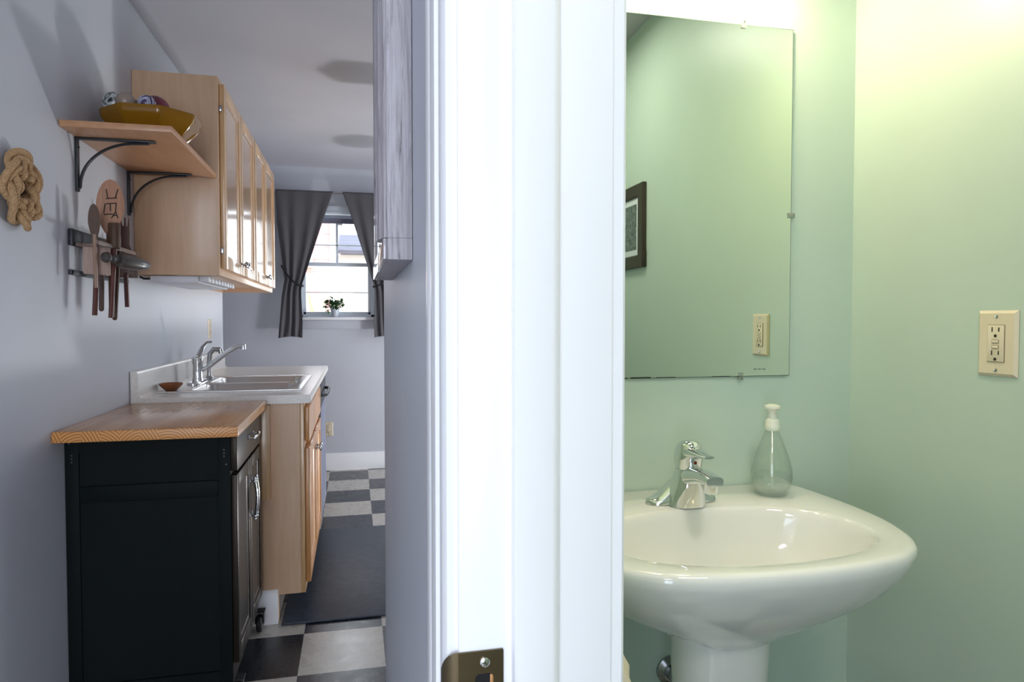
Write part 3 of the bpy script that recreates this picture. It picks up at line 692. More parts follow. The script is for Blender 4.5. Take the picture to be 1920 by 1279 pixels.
# spoon
sp = thing('wooden_spoon', 'dark wooden spoon with a pale handle, leftmost in the utensil rack', 'kitchen utensil', (-0.75, 2.262, 1.3), G)
cs = (-0.752, 2.268, 1.50)
ol = [(0.0160 * math.cos(2 * math.pi * i / 40) * (1.0 if math.sin(2 * math.pi * i / 40) > 0 else 1 + 0.35 * math.sin(2 * math.pi * i / 40)), 0.056 * math.sin(2 * math.pi * i / 40)) for i in range(40)]
b = blade(ol, 0.008, cs, -1, 0.0025); b.build('spoon_bowl', 'dark_wood', sp)
MB().tube([(-0.752, 2.268, 1.465), (-0.748, 2.262, 1.306)], lambda t_: 0.0062 - 0.001 * t_, 10).build('handle', 'handle_light', sp)
# dark cylindrical masher/cup
cu = thing('wooden_pestle', 'short glossy dark brown wooden pestle standing in front of the paddle', 'kitchen utensil', (-0.735, 2.36, 1.3), G)
MB().lathe([(0.014, -0.045), (0.0165, -0.043), (0.0175, 0.03), (0.016, 0.034), (0.004, 0.035)], (-0.722, 2.345, 1.476), 24).build('head', 'dark_wood', cu)
MB().tube([(-0.722, 2.345, 1.435), (-0.728, 2.32, 1.217)], 0.0075, 10).build('handle', 'red_wood', cu)
# fork
fk = thing('wooden_fork', 'dark wooden fork with three tines at the right end of the utensil rack', 'kitchen utensil', (-0.75, 2.53, 1.25), G)
cf = (-0.748, 2.535, 1.50)
ol = [(-0.012, -0.05), (-0.0135, 0.055), (-0.0115, 0.055), (-0.008, 0.028), (-0.0035, 0.024), (-0.0015, 0.054), (0.002, 0.054), (0.0035, 0.024), (0.008, 0.026), (0.0105, 0.052), (0.0128, 0.052), (0.0135, 0.0), (0.012, -0.05)]
blade(ol, 0.008, cf, 0, 0).build('fork_head', 'red_wood', fk)
blade([(-0.013, -0.055), (0.013, -0.055), (0.026, -0.135), (-0.026, -0.135)], 0.012, cf, 0).build('shoulder', 'grey_wood', fk)
MB().tube([(-0.748, 2.535, 1.37), (-0.745, 2.535, 1.254)], 0.0075, 10).build('handle', 'red_wood', fk)
# spatula blocks
b1 = thing('wooden_spatula', 'pale square wooden spatula hanging head down at the left of the rack', 'kitchen utensil', (-0.74, 2.3, 1.35), G)
blade([(-0.036, -0.042), (0.036, -0.046), (0.036, 0.045), (-0.036, 0.050)], 0.012, (-0.760, 2.31, 1.392), 0).build('spatula_blade', 'pink_wood', b1)
MB().tube([(-0.765, 2.32, 1.36), (-0.766, 2.30, 1.225)], 0.0075, 10).build('handle', 'red_wood', b1)
b1 = thing('wooden_scraper', 'square grey brown wooden scraper at the right of the rack behind the pin', 'kitchen utensil', (-0.77, 2.66, 1.35), G)
blade([(-0.045, -0.036), (0.045, -0.036), (0.040, 0.02), (0.020, 0.078), (-0.02, 0.078)], 0.012, (-0.775, 2.60, 1.392), 0).build('scraper_blade', 'grey_wood', b1)
# long handles
for (p0, p1, mm, lb) in (((-0.742, 2.450, 1.46), (-0.748, 2.420, 1.217), 'dark_wood', 'long dark wooden stick through the middle of the rack'), ((-0.775, 2.40, 1.44), (-0.775, 2.385, 1.245), 'grey_wood', 'shorter grey wooden stick behind the long dark one')):
    tag(MB().tube([p0, p1], 0.0078, 10).sphere(p1, 0.0078, 12).build('utensil_stick', mm), lb, 'kitchen utensil', G)
# conical dark rolling tool
rn = thing('rolling_pin', 'dark grey tapered wooden pin lying across the front of the rack', 'kitchen utensil', (-0.70, 2.45, 1.39), G)
b = MB()
b.lathe([(0.004, -0.02), (0.014, -0.012), (0.0165, 0.0), (0.013, 0.012), (0.007, 0.016), (0.007, 0.030), (0.013, 0.036), (0.014, 0.046), (0.009, 0.05), (0.009, 0.058), (0.022, 0.066), (0.024, 0.085), (0.021, 0.16), (0.014, 0.21), (0.004, 0.225)], (0, 0, 0), 28, 'X')
mt = Matrix.Translation((-0.722, 2.272, 1.398)) @ Matrix.Rotation(R(60), 4, 'Z') @ Matrix.Rotation(R(5), 4, 'Y') @ Matrix.Diagonal((0.72, 1.0, 1.0, 1))
b.xf(mt).build('pin_body', 'pin_wood', rn)

# ------------------------------------------------------------ base cabinet, counter, dishwasher
BX, BY0 = -0.198, 2.84
bcab = thing('base_cabinet', 'maple sink base cabinet with drawer fronts standing on the left of the kitchen', 'cabinet', (XL, BY0, 0))
b = MB()
b.prism([(XL + 0.002, 0.0), (-0.302, 0.0), (-0.302, 0.112), (BX - 0.018, 0.112), (BX - 0.018, 0.878), (XL + 0.002, 0.878)], BY0, BY0 + 0.016, 'Y')
b.box(XL + 0.002, BX - 0.018, 3.745, 3.76, 0.112, 0.878); b.box(XL + 0.002, BX - 0.018, BY0 + 0.016, 3.745, 0.112, 0.128); b.box(XL + 0.002, XL + 0.01, BY0 + 0.016, 3.745, 0.128, 0.878)
b.build('cabinet_box', 'maple_v', bcab)
b = MB(); b.box(BX - 0.018, BX, BY0, BY0 + 0.038, 0.112, 0.878, 0.001).box(BX - 0.018, BX, 3.722, 3.76, 0.112, 0.878, 0.001).box(BX - 0.018, BX, BY0 + 0.038, 3.722, 0.112, 0.15).box(BX - 0.018, BX, BY0 + 0.038, 3.722, 0.845, 0.878).box(BX - 0.018, BX, BY0 + 0.038, 3.722, 0.69, 0.72)
b.box(BX - 0.018, BX, 3.282, 3.318, 0.15, 0.845)
b.build('face_frame', 'maple_door', bcab)
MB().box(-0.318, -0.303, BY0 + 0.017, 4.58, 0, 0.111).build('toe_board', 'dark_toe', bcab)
MB().box(-0.42, -0.326, BY0 - 0.026, BY0 - 0.0005, 0.503, 0.876, 0.001).build('filler_strip', 'maple_door', bcab)
for i, (a, c) in enumerate(((2.85, 3.290), (3.310, 3.75))):
    d = cab_door(bcab, BX + 0.001, a, c, 0.15, 0.695, 'maple_base', 'maple_base', 0.055)
    knob(d, BX + 0.020, (c - 0.028) if i == 0 else (a + 0.028), 0.62)
    b = MB(); b.box(BX + 0.001, BX + 0.020, a, c, 0.722, 0.862, 0.004); dr = b.build('drawer_front', 'maple_base', bcab)
bb = MB(); prof = [(0, 0), (0.014, 0), (0.014, 0.105), (0.011, 0.112), (0.011, 0.118), (0.006, 0.13), (0, 0.134)]
bb.prism([(BY0 - 0.0005 - p[0], p[1]) for p in prof], -0.50, -0.304, 'X'); struct(bb.build('baseboard_cabinet_end', 'white_trim'))

ct = thing('countertop', 'pale speckled laminate kitchen counter with a backsplash along the left wall', 'countertop', (XL, 2.82, 0.88))
SKX0, SKX1, SKY0, SKY1 = -0.765, -0.235, 3.02, 3.79
CZ0, CZ1, CX = 0.880, 0.914, -0.170
b = MB()
def slab(b, x0, x1, y0, y1): b.box(x0, x1, y0, y1, CZ0, CZ1)
slab(b, XL + 0.002, SKX0, 2.82, 4.60); slab(b, SKX0, SKX1, 2.82, SKY0); slab(b, SKX0, SKX1, SKY1, 4.60)
b.prism([(SKX1, CZ0), (CX - 0.006, CZ0), (CX, CZ0 + 0.006), (CX, CZ1 - 0.008), (CX - 0.006, CZ1), (SKX1, CZ1)], 2.82, 4.60, 'Y')
b.build('counter_slab', 'laminate', ct)
b = MB(); x0 = XL + 0.002
b.prism([(x0, CZ1), (x0 + 0.040, CZ1), (x0 + 0.032, CZ1 + 0.004), (x0 + 0.027, CZ1 + 0.014), (x0 + 0.027, CZ1 + 0.092), (x0 + 0.022, CZ1 + 0.100), (x0 + 0.012, CZ1 + 0.103), (x0, CZ1 + 0.103)], 2.82, 4.60, 'Y')
b.build('backsplash', 'laminate', ct)

dw = thing('dishwasher', 'dishwasher with a dark curved handle at the far end of the counter', 'dishwasher', (-0.5, 4.2, 0))
MB().box(-0.80, -0.205, 3.78, 4.38, 0.112, 0.876).build('tub_body', 'white_plastic', dw)
MB().box(-0.2045, -0.178, 3.785, 4.375, 0.13, 0.74, 0.004).build('door', 'house_grey', dw)
MB().box(-0.2045, -0.178, 3.785, 4.375, 0.745, 0.872, 0.004).build('control_panel', 'iron', dw)
b = MB(); b.tube([(-0.178, 3.86, 0.80), (-0.155, 3.875, 0.80), (-0.150, 3.95, 0.80), (-0.150, 4.2, 0.80), (-0.155, 4.285, 0.80), (-0.178, 4.30, 0.80)], 0.009, 10); b.build('handle', 'iron', dw)
# end panel of run
MB().box(-0.80, -0.20, 4.42, 4.58, 0.112, 0.876).build('end_filler', 'maple_v', bcab)

# sink
sk = thing('kitchen_sink', 'stainless steel double bowl sink set into the laminate counter', 'sink', (-0.5, 3.4, CZ1))
def rrect(x0, x1, y0, y1, r, z, n=6):
    out = []
    for cx_, cy_, a0 in ((x1 - r, y1 - r, 0), (x0 + r, y1 - r, 90), (x0 + r, y0 + r, 180), (x1 - r, y0 + r, 270)):
        for i in range(n + 1):
            a = R(a0 + 90 * i / n); out.append((cx_ + r * math.cos(a), cy_ + r * math.sin(a), z))
    return out
b = MB()
DX = -0.665; mid = (SKY0 + SKY1) / 2
holes = [(DX, SKX1 - 0.03, SKY0 + 0.03, mid - 0.015), (DX, SKX1 - 0.03, mid + 0.015, SKY1 - 0.03)]
X0, X1, Y0, Y1 = SKX0 - 0.012, SKX1 + 0.012, SKY0 - 0.012, SKY1 + 0.012
zt = CZ1 + 0.003
b.box(X0, DX, Y0, Y1, CZ1 + 0.0003, zt, 0.001).box(SKX1 - 0.03, X1, Y0, Y1, CZ1 + 0.0003, zt, 0.001)
b.box(DX, SKX1 - 0.03, Y0, SKY0 + 0.03, CZ1 + 0.0003, zt, 0).box(DX, SKX1 - 0.03, SKY1 - 0.03, Y1, CZ1 + 0.0003, zt, 0).box(DX, SKX1 - 0.03, mid - 0.015, mid + 0.015, CZ1 + 0.0003, zt, 0)
b.tube([(X0, Y0, zt), (X1, Y0, zt), (X1, Y1, zt), (X0, Y1, zt)], 0.0025, 6, closed=True)
RIM = b
for (a, c, d, e) in holes:
    b = MB()
    rings = [rrect(a - 0.002, c + 0.002, d - 0.002, e + 0.002, 0.05, zt + 0.0006), rrect(a + 0.003, c - 0.003, d + 0.003, e - 0.003, 0.055, zt - 0.004), rrect(a + 0.010, c - 0.010, d + 0.010, e - 0.010, 0.06, zt - 0.12), rrect(a + 0.03, c - 0.03, d + 0.03, e - 0.03, 0.05, zt - 0.155), rrect(a + 0.07, c - 0.07, d + 0.07, e - 0.07, 0.04, zt - 0.165)]
    b.loft(rings, False, True); o = b.build('basin', 'steel', sk, ang=50)
    # square corner fill between rim cut and rounded bowl
    b = RIM
    for cx_, cy_, sx_, sy_ in ((a, d, 1, 1), (c, d, -1, 1), (a, e, 1, -1), (c, e, -1, -1)):
        poly = [(cx_ - sx_ * .002, cy_ - sy_ * .002)]
        for i in range(7):
            th = R(90 * i / 6); poly.append((cx_ + sx_ * (0.052 - 0.0535 * math.sin(th)), cy_ + sy_ * (0.052 - 0.0535 * math.cos(th))))
        b.prism(poly, zt - 0.0015, zt, 'Z')
    MB().lathe([(0.04, 0), (0.04, 0.003), (0.032, 0.003), (0.030, 0.001)], ((a + c) / 2, (d + e) / 2, zt - 0.165), 28).build('drain', 'chrome', sk)

RIM.build('rim', 'steel', sk)
fx, fy, fz = -0.712, 3.42, zt + 0.0005
fa = thing('kitchen_faucet', 'chrome single lever kitchen faucet with a long angled spout behind the sink', 'faucet', (fx, fy, fz))
b = MB(); b.loft([rrect(fx - 0.026, fx + 0.028, fy - 0.125, fy + 0.125, 0.026, fz), rrect(fx - 0.026, fx + 0.028, fy - 0.125, fy + 0.125, 0.026, fz + 0.006), rrect(fx - 0.021, fx + 0.022, fy - 0.12, fy + 0.12, 0.021, fz + 0.012)]); b.build('deck_plate', 'chrome', fa)
b = MB(); b.lathe([(0.026, 0.006), (0.025, 0.02), (0.0225, 0.03), (0.0225, 0.085), (0.025, 0.092), (0.026, 0.116), (0.020, 0.124), (0.006, 0.127)], (fx, fy, fz), 32); b.build('body', 'chrome', fa)
b = MB(); b.tube([(fx, fy, fz + 0.115), (fx + 0.004, fy + 0.03, fz + 0.135), (fx + 0.012, fy + 0.055, fz + 0.165), (fx + 0.028, fy + 0.075, fz + 0.186), (fx + 0.048, fy + 0.08, fz + 0.189)], lambda t_: 0.014 - 0.007 * t_, 12, flat=0.6); b.build('lever', 'chrome_soft', fa)
tipx, tipy, tipz = -0.508, 3.40, fz + 0.172
b = MB(); b.tube([(fx + 0.01, fy, fz + 0.055), (fx + 0.055, fy - 0.004, fz + 0.083), (fx + 0.135, fy - 0.012, fz + 0.145), (fx + 0.175, fy - 0.016, fz + 0.168), (tipx, tipy, tipz + 0.004)], lambda t_: 0.0125 - 0.002 * t_, 12)
b.lathe([(0.012, 0), (0.0115, 0.02), (0.009, 0.026)], (tipx, tipy, tipz - 0.016), 16); b.build('spout', 'chrome', fa)
sy_ = fy + 0.21
b = MB(); b.lathe([(0.022, 0), (0.020, 0.008), (0.012, 0.016), (0.010, 0.06), (0.013, 0.085)], (fx + 0.01, sy_, fz), 24)
b.tube([(fx + 0.01, sy_, fz + 0.08), (fx + 0.013, sy_, fz + 0.125), (fx + 0.03, sy_, fz + 0.148), (fx + 0.062, sy_, fz + 0.146)], lambda t_: 0.012, 12)
b.tube([(fx + 0.062, sy_, fz + 0.150), (fx + 0.066, sy_, fz + 0.128)], 0.013, 12)
o = b.build('side_sprayer', 'chrome_soft'); tag(o, 'short hooked chrome sprayer standing behind the kitchen faucet', 'sprayer')
ds = thing('soap_dish', 'small turned wooden dish on the near corner of the kitchen sink', 'dish', (-0.742, 3.065, zt))
MB().lathe([(0.020, 0), (0.022, 0.002), (0.030, 0.010), (0.044, 0.024), (0.0465, 0.031), (0.0445, 0.032), (0.036, 0.020), (0.02, 0.009), (0.002, 0.006)], (-0.742, 3.066, zt + 0.0005), 36).build('dish_body', 'terracotta', ds)

# ------------------------------------------------------------ black cart with butcher block
KX0, KX1, KY0, KY1, KZ0, KZ1 = -0.8235, -0.372, 2.215, 2.765, 0.085, 0.862
kc = thing('kitchen_cart', 'black rolling kitchen cart with a butcher block top beside the left wall', 'kitchen cart', (-0.6, 2.5, 0))
b = MB()
st = 0.036
b.box(KX0, KX0 + st, KY0, KY0 + 0.02, KZ0, KZ1, 0.001).box(KX1 - st, KX1, KY0, KY0 + 0.02, KZ0, KZ1, 0.001)
b.box(KX0 + st, KX1 - st, KY0, KY0 + 0.02, 0.826, KZ1).box(KX0 + st, KX1 - st, KY0, KY0 + 0.02, 0.672, 0.722, 0.003).box(KX0 + st, KX1 - st, KY0, KY0 + 0.02, KZ0, 0.13)
b.build('side_frame', 'black_paint', kc)
MB().box(KX0 + st - 0.001, KX1 - st + 0.001, KY0 + 0.007, KY0 + 0.013, 0.718, 0.826).box(KX0 + st - 0.001, KX1 - st + 0.001, KY0 + 0.007, KY0 + 0.013, 0.13, 0.672).build('side_panel', 'black_paint', kc)
b = MB(); b.box(KX0, KX1, KY1 - 0.018, KY1, KZ0, KZ1, 0.001).box(KX0, KX0 + 0.008, KY0 + 0.02, KY1 - 0.018, KZ0, KZ1).box(KX0 + 0.008, KX1, KY0 + 0.02, KY1 - 0.018, KZ0, KZ0 + 0.018)
b.box(KX1 - 0.02, KX1, KY0 + 0.02, KY1 - 0.018, 0.715, 0.742).box(KX1 - 0.02, KX1, KY0 + 0.02, KY1 - 0.018, KZ1 - 0.01, KZ1)
b.box(KX1 - 0.02, KX1, KY0 + 0.02, KY1 - 0.018, KZ0 + 0.018, KZ0 + 0.075)
b.build('carcass', 'black_front', kc)
for k, x in enumerate((KX0 + 0.018, KX1 - 0.018)):
    b = MB()
    for z in (0.795, 0.805, 0.815): b.lathe([(0.0028, 0), (0.0028, 0.001)], (x, KY0 - 0.0008, z), 10, 'Y')
    b.build('peg_holes', 'iron', kc)  # lighter iron tone paints in the highlight inside each hole
    MB().lathe([(0.004, 0), (0.003, 0.0015)], ((KX0 + 0.012) if k == 0 else (KX1 - 0.012), KY0, 0.851 if k == 0 else 0.770), 12, '-Y').build('bolt', 'iron', kc)
b = MB(); b.box(KX1 + 0.0005, KX1 + 0.020, KY0 - 0.0, KY1, 0.748, 0.852, 0.002); dr = b.build('drawer', 'black_front', kc)
def bow_handle(parent, p0, p1, out, mm='chrome'):
    p0, p1 = Vector(p0), Vector(p1); b = MB(); o_ = Vector((out, 0, 0))
    for p in (p0, p1):
        b.tube([p, p + o_ * 0.5, p + o_], lambda t_: 0.0045 if t_ < 0.6 else 0.004, 10); b.sphere(p + o_, 0.0062, 12); b.lathe([(0.008, 0), (0.006, 0.003)], tuple(p), 14, 'X')
    d = (p1 - p0); ext = d.normalized() * 0.010
    pts = [p0 + o_ - ext] + [p0 + o_ + d * (i / 10) + Vector((0.006 * math.sin(math.pi * i / 10), 0, 0)) for i in range(11)] + [p1 + o_ + ext]
    b.tube(pts, lambda t_: 0.0042, 10); b.sphere(p0 + o_ - ext, 0.0055, 10).sphere(p1 + o_ + ext, 0.0055, 10)
    return b.build('handle', mm, parent)
bow_handle(dr, (KX1 + 0.020, 2.455, 0.810), (KX1 + 0.020, 2.555, 0.810), 0.017)
DM = 2.497
for (a, c, hy) in ((KY0 + 0.004, DM - 0.0015, DM - 0.022), (DM + 0.0015, KY1 - 0.004, DM + 0.022)):
    d = cab_door(kc, KX1 + 0.0005, a, c, 0.150, 0.738 - 0.003, 'black_front', 'black_front', 0.045, 0.018, 0.007)
    bow_handle(d, (KX1 + 0.018, hy, 0.535), (KX1 + 0.018, hy, 0.655), 0.016)
# top: end grain on the near end
b = MB(); b.box(-0.8245, -0.335, 2.128, 2.806, 0.866, 0.898, 0.004)
for f in b.bm.faces:
    if f.normal.y < -0.9 or f.calc_center_median().y < 2.131: f.material_index = 1
o = b.build('butcher_block_top', ['butcher', 'endgrain'], kc)
b = MB(); b.box(KX0, KX1, KY0, KY1, KZ1, 0.866); b.build('top_batten', 'black_paint', kc)
for x in (KX0 + 0.05, KX1 + 0.006):
    for y in (KY0 + 0.05, KY1 + 0.006):
        b = MB(); b.lathe([(0.010, -0.011), (0.030, -0.010), (0.034, -0.006), (0.034, 0.006), (0.030, 0.010), (0.010, 0.011)], (x, y, 0.0345), 24, 'X')
        b.box(x - 0.017, x - 0.013, y - 0.012, y + 0.012, 0.034, 0.0845).box(x + 0.013, x + 0.017, y - 0.012, y + 0.012, 0.034, 0.0845).box(x - 0.02, x + 0.02, y - 0.02, y + 0.02, 0.080, 0.0848); b.build('caster', 'rubber', kc)

# floor mat
fm = MB().box(-0.290, 0.62, 2.80, 4.03, 0.0005, 0.011, 0.004).build('floor_mat', 'floor_mat')
tag(fm, 'slate coloured rubber mat on the checkered floor beside the base cabinet', 'mat')

# ------------------------------------------------------------ pendants in the kitchen (shadows on the ceiling)
def pendant(x, y, z, label):
    p = thing('pendant_lamp', label, 'lamp', (x, y, ZC), 'pendant lamps over the kitchen aisle')
    b = MB(); b.lathe([(0.03, 0), (0.13, -0.05), (0.15, -0.085), (0.146, -0.085), (0.126, -0.052), (0.028, -0.004)], (x, y, z), 6 if y < 4 else 28, cap1=False, cap0=True); b.build('lamp_shade', 'chrome_soft', p, ang=20)
    MB().tube([(x, y, z), (x, y, ZC - 0.02)], 0.003, 8).build('cord', 'iron', p)
    MB().lathe([(0.05, 0), (0.045, -0.018), (0.01, -0.022)], (x, y, ZC - 0.0005), 24).build('canopy', 'white_trim', p)
    return p
pendant(0.270, 3.60, 2.15, 'metal pendant lamp over the nearer part of the kitchen aisle')
pendant(0.300, 4.71, 2.15, 'metal pendant lamp over the farther part of the kitchen aisle')

# ------------------------------------------------------------ door frame of bathroom
dj = sroot('door_1', (XW, YJ, 0))
# jamb board with rebate, stop
b = MB(); b.box(0.067, 0.1765, YJ, YJ + 0.0195, 0, 2.05, 0.0015).build('jamb', 'white_trim', dj)
b = MB()
prof = [(0.1035, YJ - 0.0005), (0.1035, YJ - 0.010), (0.105, YJ - 0.0115), (0.129, YJ - 0.0115), (0.1335, YJ - 0.009), (0.1365, YJ - 0.003), (0.137, YJ - 0.0005)]
b.prism(prof, 0, 2.03, 'Z'); b.build('door_stop', 'white_trim', dj)
b = MB(); b.box(0.067, 0.1765, -0.35, -0.3305, 0, 2.05, 0.001).build('hinge_jamb', 'white_trim', dj)
b = MB(); b.box(0.067, 0.1765, -0.3305, YJ, 2.03, 2.05, 0.001).build('head_jamb', 'white_trim', dj)
# strike plate
sp = None
b = MB()
# plate on jamb face; hole region left open (rounded rect)
zc = 0.957; sx0, sx1 = 0.0665, 0.0975; z0_, z1_ = zc - 0.029, zc + 0.029
hx0, hx1, hz0, hz1 = 0.0780, 0.0905, zc - 0.016, zc + 0.0135
def plate_pts(x0, x1, z0, z1, r, y, n=5): return [(p[0], y, p[1]) for p in [(q[0], q[1]) for q in rrect(x0, x1, z0, z1, r, 0, n)]]
out_f = plate_pts(sx0, sx1, z0_, z1_, 0.0008, YJ - 0.0018); out_b = plate_pts(sx0, sx1, z0_, z1_, 0.0008, YJ - 0.0002)
in_f = plate_pts(hx0, hx1, hz0, hz1, 0.003, YJ - 0.0018); in_b = plate_pts(hx0, hx1, hz0, hz1, 0.003, YJ - 0.0002)
b.loft([out_b, out_f, in_f, in_b], False, False)
# curved lip wrapping round the jamb's kitchen side
lip = []
for i in range(8):
    t_ = i / 7; a = R(75 * t_); x = sx0 - 0.011 * math.sin(a); y = YJ - 0.0018 + 0.010 * (1 - math.cos(a)); h = 0.029 - 0.013 * (t_ ** 2.2)
    lip.append([(x, y, zc - h), (x, y, zc + h), (x, y + 0.0014, zc + h), (x, y + 0.0014, zc - h)])
b.loft(lip)
stp = b.build('strike_plate', 'bronze', dj)
b = MB(); b.lathe([(0.0036, 0), (0.0034, 0.0008), (0.0022, 0.0015), (0.0012, 0.0016)], (0.0846, YJ - 0.0018, zc + 0.0215), 20, '-Y'); b.box(0.0824, 0.0868, YJ - 0.0036, YJ - 0.0033, zc + 0.0211, zc + 0.0219).box(0.0842, 0.0850, YJ - 0.0036, YJ - 0.0033, zc + 0.0193, zc + 0.0237); b.build('screw', 'chrome', stp)
b = MB(); b.box(hx0 - 0.0003, hx1 + 0.0003, YJ - 0.0007, YJ - 0.0003, hz0, hz1); b.build('latch_hole', 'black', stp)
b = MB(); b.box(hx1 - 0.0022, hx1 + 0.0002, YJ - 0.0016, YJ - 0.0004, hz0 + 0.002, hz1 - 0.001, 0.0004); b.build('hole_liner', 'maple_base', stp)
# kitchen side casing (fluted)
cp = [(YJ + 0.004, 0), (YJ + 0.004, 0.010), (YJ + 0.009, 0.0125), (YJ + 0.022, 0.0125), (YJ + 0.026, 0.0105), (YJ + 0.030, 0.0145), (YJ + 0.040, 0.0158), (YJ + 0.052, 0.0150), (YJ + 0.056, 0.0125), (YJ + 0.060, 0.0150), (YJ + 0.078, 0.0158), (YJ + 0.086, 0.0130), (YJ + 0.090, 0.008), (YJ + 0.090, 0)]
b = MB(); b.prism([(XW - 0.0003 - d, y) for y, d in cp], 0, 2.13, 'Z'); struct(b.build('trim_1', 'white_trim'))
# bathroom side casing
b = MB(); b.prism([(XI + 0.0008, YJ + 0.004), (XI + 0.0095, YJ + 0.004), (XI + 0.0118, YJ + 0.006), (XI + 0.0130, YJ + 0.05), (XI + 0.0008, YJ + 0.06)], 0, 2.13, 'Z'); struct(b.build('trim_2', 'white_trim'))
b = MB(); b.box(XW - 0.0155, XW - 0.0003, -0.42, -0.334, 0, 2.13, 0.003).box(XW - 0.0155, XW - 0.0003, -0.334, YJ + 0.004, 2.045, 2.13, 0.003); struct(b.build('trim_3', 'white_trim'))

# ------------------------------------------------------------ grey weathered frame on kitchen side of wall
gf = thing('framed_mirror', 'tall mirror in a weathered grey wood frame hung beside the bathroom doorway', 'mirror', (XW, 1.15, 1.28))
fy0, fy1, fz0, fz1 = 0.836, 1.275, 1.283, 2.12
zr = fz0 + 0.026
MB().box(XW - 0.0310, XW - 0.0006, fy0, fy1, zr, fz1, 0.001).box(XW - 0.0310, XW - 0.0006, fy0, fy1, fz0, zr, 0.001).build('frame_box', 'weathered', gf)
b = MB(); sp_ = [(0.0045, 0.030), (0.0045, 0.0345), (0.010, 0.036), (0.014, 0.0385), (0.018, 0.036), (0.022, 0.0395), (0.032, 0.0415), (0.036, 0.039), (0.041, 0.042), (0.055, 0.042), (0.064, 0.038), (0.068, 0.030)]
b.prism([(XW - h, fy0 + s_) for s_, h in sp_], zr + 0.0005, fz1 - 0.001, 'Z'); b.build('grooved_stile', 'weathered', gf, ang=20)
b = MB(); b.prism([(XW - min(h, 0.034), fy1 - s_) for s_, h in sp_], zr + 0.0005, fz1 - 0.001, 'Z'); b.build('grooved_stile', 'weathered', gf, ang=20)
b = MB(); b.box(XW - 0.0355, XW - 0.0311, fy0 + 0.0045, fy1 - 0.001, fz0 + 0.0005, zr, 0.0012); b.build('bottom_rail', 'rail_gloss', gf)
b = MB(); b.box(XW - 0.0340, XW - 0.0311, fy0 + 0.07, fy1 - 0.07, fz1 - 0.03, fz1 - 0.001, 0.001); b.build('top_rail', 'weathered', gf)
MB().box(XW - 0.0318, XW - 0.0311, fy0 + 0.068, fy1 - 0.068, zr + 0.001, fz1 - 0.03).build('mirror_glass', 'mirror', gf)

# ------------------------------------------------------------ bathroom mirror
MX0, MX1, MZ0, MZ1 = 0.335, 0.988, 1.081, 1.877
my = YB - 0.006
wm = thing('wall_mirror', 'large frameless bathroom mirror held by clear clips above the sink', 'mirror', (0.66, YB, MZ0))
b = MB(); b.box(MX0, MX1, my, YB - 0.0008, MZ0, MZ1)
b.build('mirror_backing', 'mirror_edge', wm)
b = MB(); e = 0.0012; b.box(MX0 + e, MX1 - e, my - 0.0004, my - 0.0001, MZ0 + e, MZ1 - e); b.build('mirror_glass', 'mirror', wm)
b = MB()
for i in range(14):
    if i in (4, 9): continue
    b.box(0.895 + i * 0.0022, 0.8964 + i * 0.0022, my - 0.0006, my - 0.0004, 1.0955, 1.0985)
b.build('etched_mark', 'mirror_edge', wm)
for (cx_, cz_, dx_, dz_) in ((0.860, MZ1, 0, 1), (MX1, 1.452, 1, 0), (0.862, MZ0, 0, -1)):
    b = MB()
    w2, l2 = 0.006, 0.009
    if dz_: b.box(cx_ - w2, cx_ + w2, my - 0.004, my - 0.0006, cz_ - dz_ * l2 if dz_ > 0 else cz_, cz_ if dz_ > 0 else cz_ + l2, 0.001).box(cx_ - w2, cx_ + w2, my - 0.004, YB - 0.0008, min(cz_ + dz_ * 0.0005, cz_ + dz_ * 0.008), max(cz_ + dz_ * 0.0005, cz_ + dz_ * 0.008), 0.001)
    else: b.box(cx_ - l2, cx_, my - 0.004, my - 0.0006, cz_ - w2, cz_ + w2, 0.001).box(cx_ + 0.0005, cx_ + 0.008, my - 0.004, YB - 0.0008, cz_ - w2, cz_ + w2, 0.001)
    c_ = b.build('mirror_clip', 'clear', wm)
    MB().lathe([(0.0025, 0), (0.002, 0.0015)], (cx_ + dx_ * 0.0045, my - 0.004, cz_ + dz_ * 0.0045), 12, '-Y').build('screw', 'chrome_soft', c_)

for (x0_, x1_, h_) in ((0.44, 0.585, 0.0022), (0.592, 0.64, 0.003), (0.652, 0.70, 0.002), (0.79, 0.835, 0.0018)):
    MB().box(x0_, x1_, my - 0.0007, my - 0.0004, MZ0 + 0.0002, MZ0 + h_).build('edge_wear', 'black', wm)
# vanity light
vl = thing('vanity_light', 'two lamp vanity light on the green wall just above the mirror', 'light fixture', (0.67, YB, 2.06))
MB().box(0.47, 0.87, YB - 0.03, YB - 0.0008, 2.055, 2.125, 0.01).build('back_plate', 'chrome', vl)
for x in (0.53, 0.815):
    MB().tube([(x, YB - 0.03, 2.09), (x, YB - 0.075, 2.095), (x, YB - 0.095, 2.075)], 0.009, 10).build('arm', 'chrome', vl)
    MB().lathe([(0.022, 0.0), (0.030, -0.015), (0.048, -0.06), (0.056, -0.10), (0.053, -0.10), (0.045, -0.06), (0.020, -0.004)], (x, YB - 0.095, 2.078), 32, cap0=True, cap1=False).build('glass_shade', 'globe', vl)
    l_ = bpy.data.lights.new('vanity_bulb', 'POINT'); l_.energy = 5.8; l_.color = (1, 0.86, 0.58); l_.shadow_soft_size = 0.03
    lo = bpy.data.objects.new('vanity_bulb', l_); COL.objects.link(lo); lo.location = (x, YB - 0.095, 1.965)

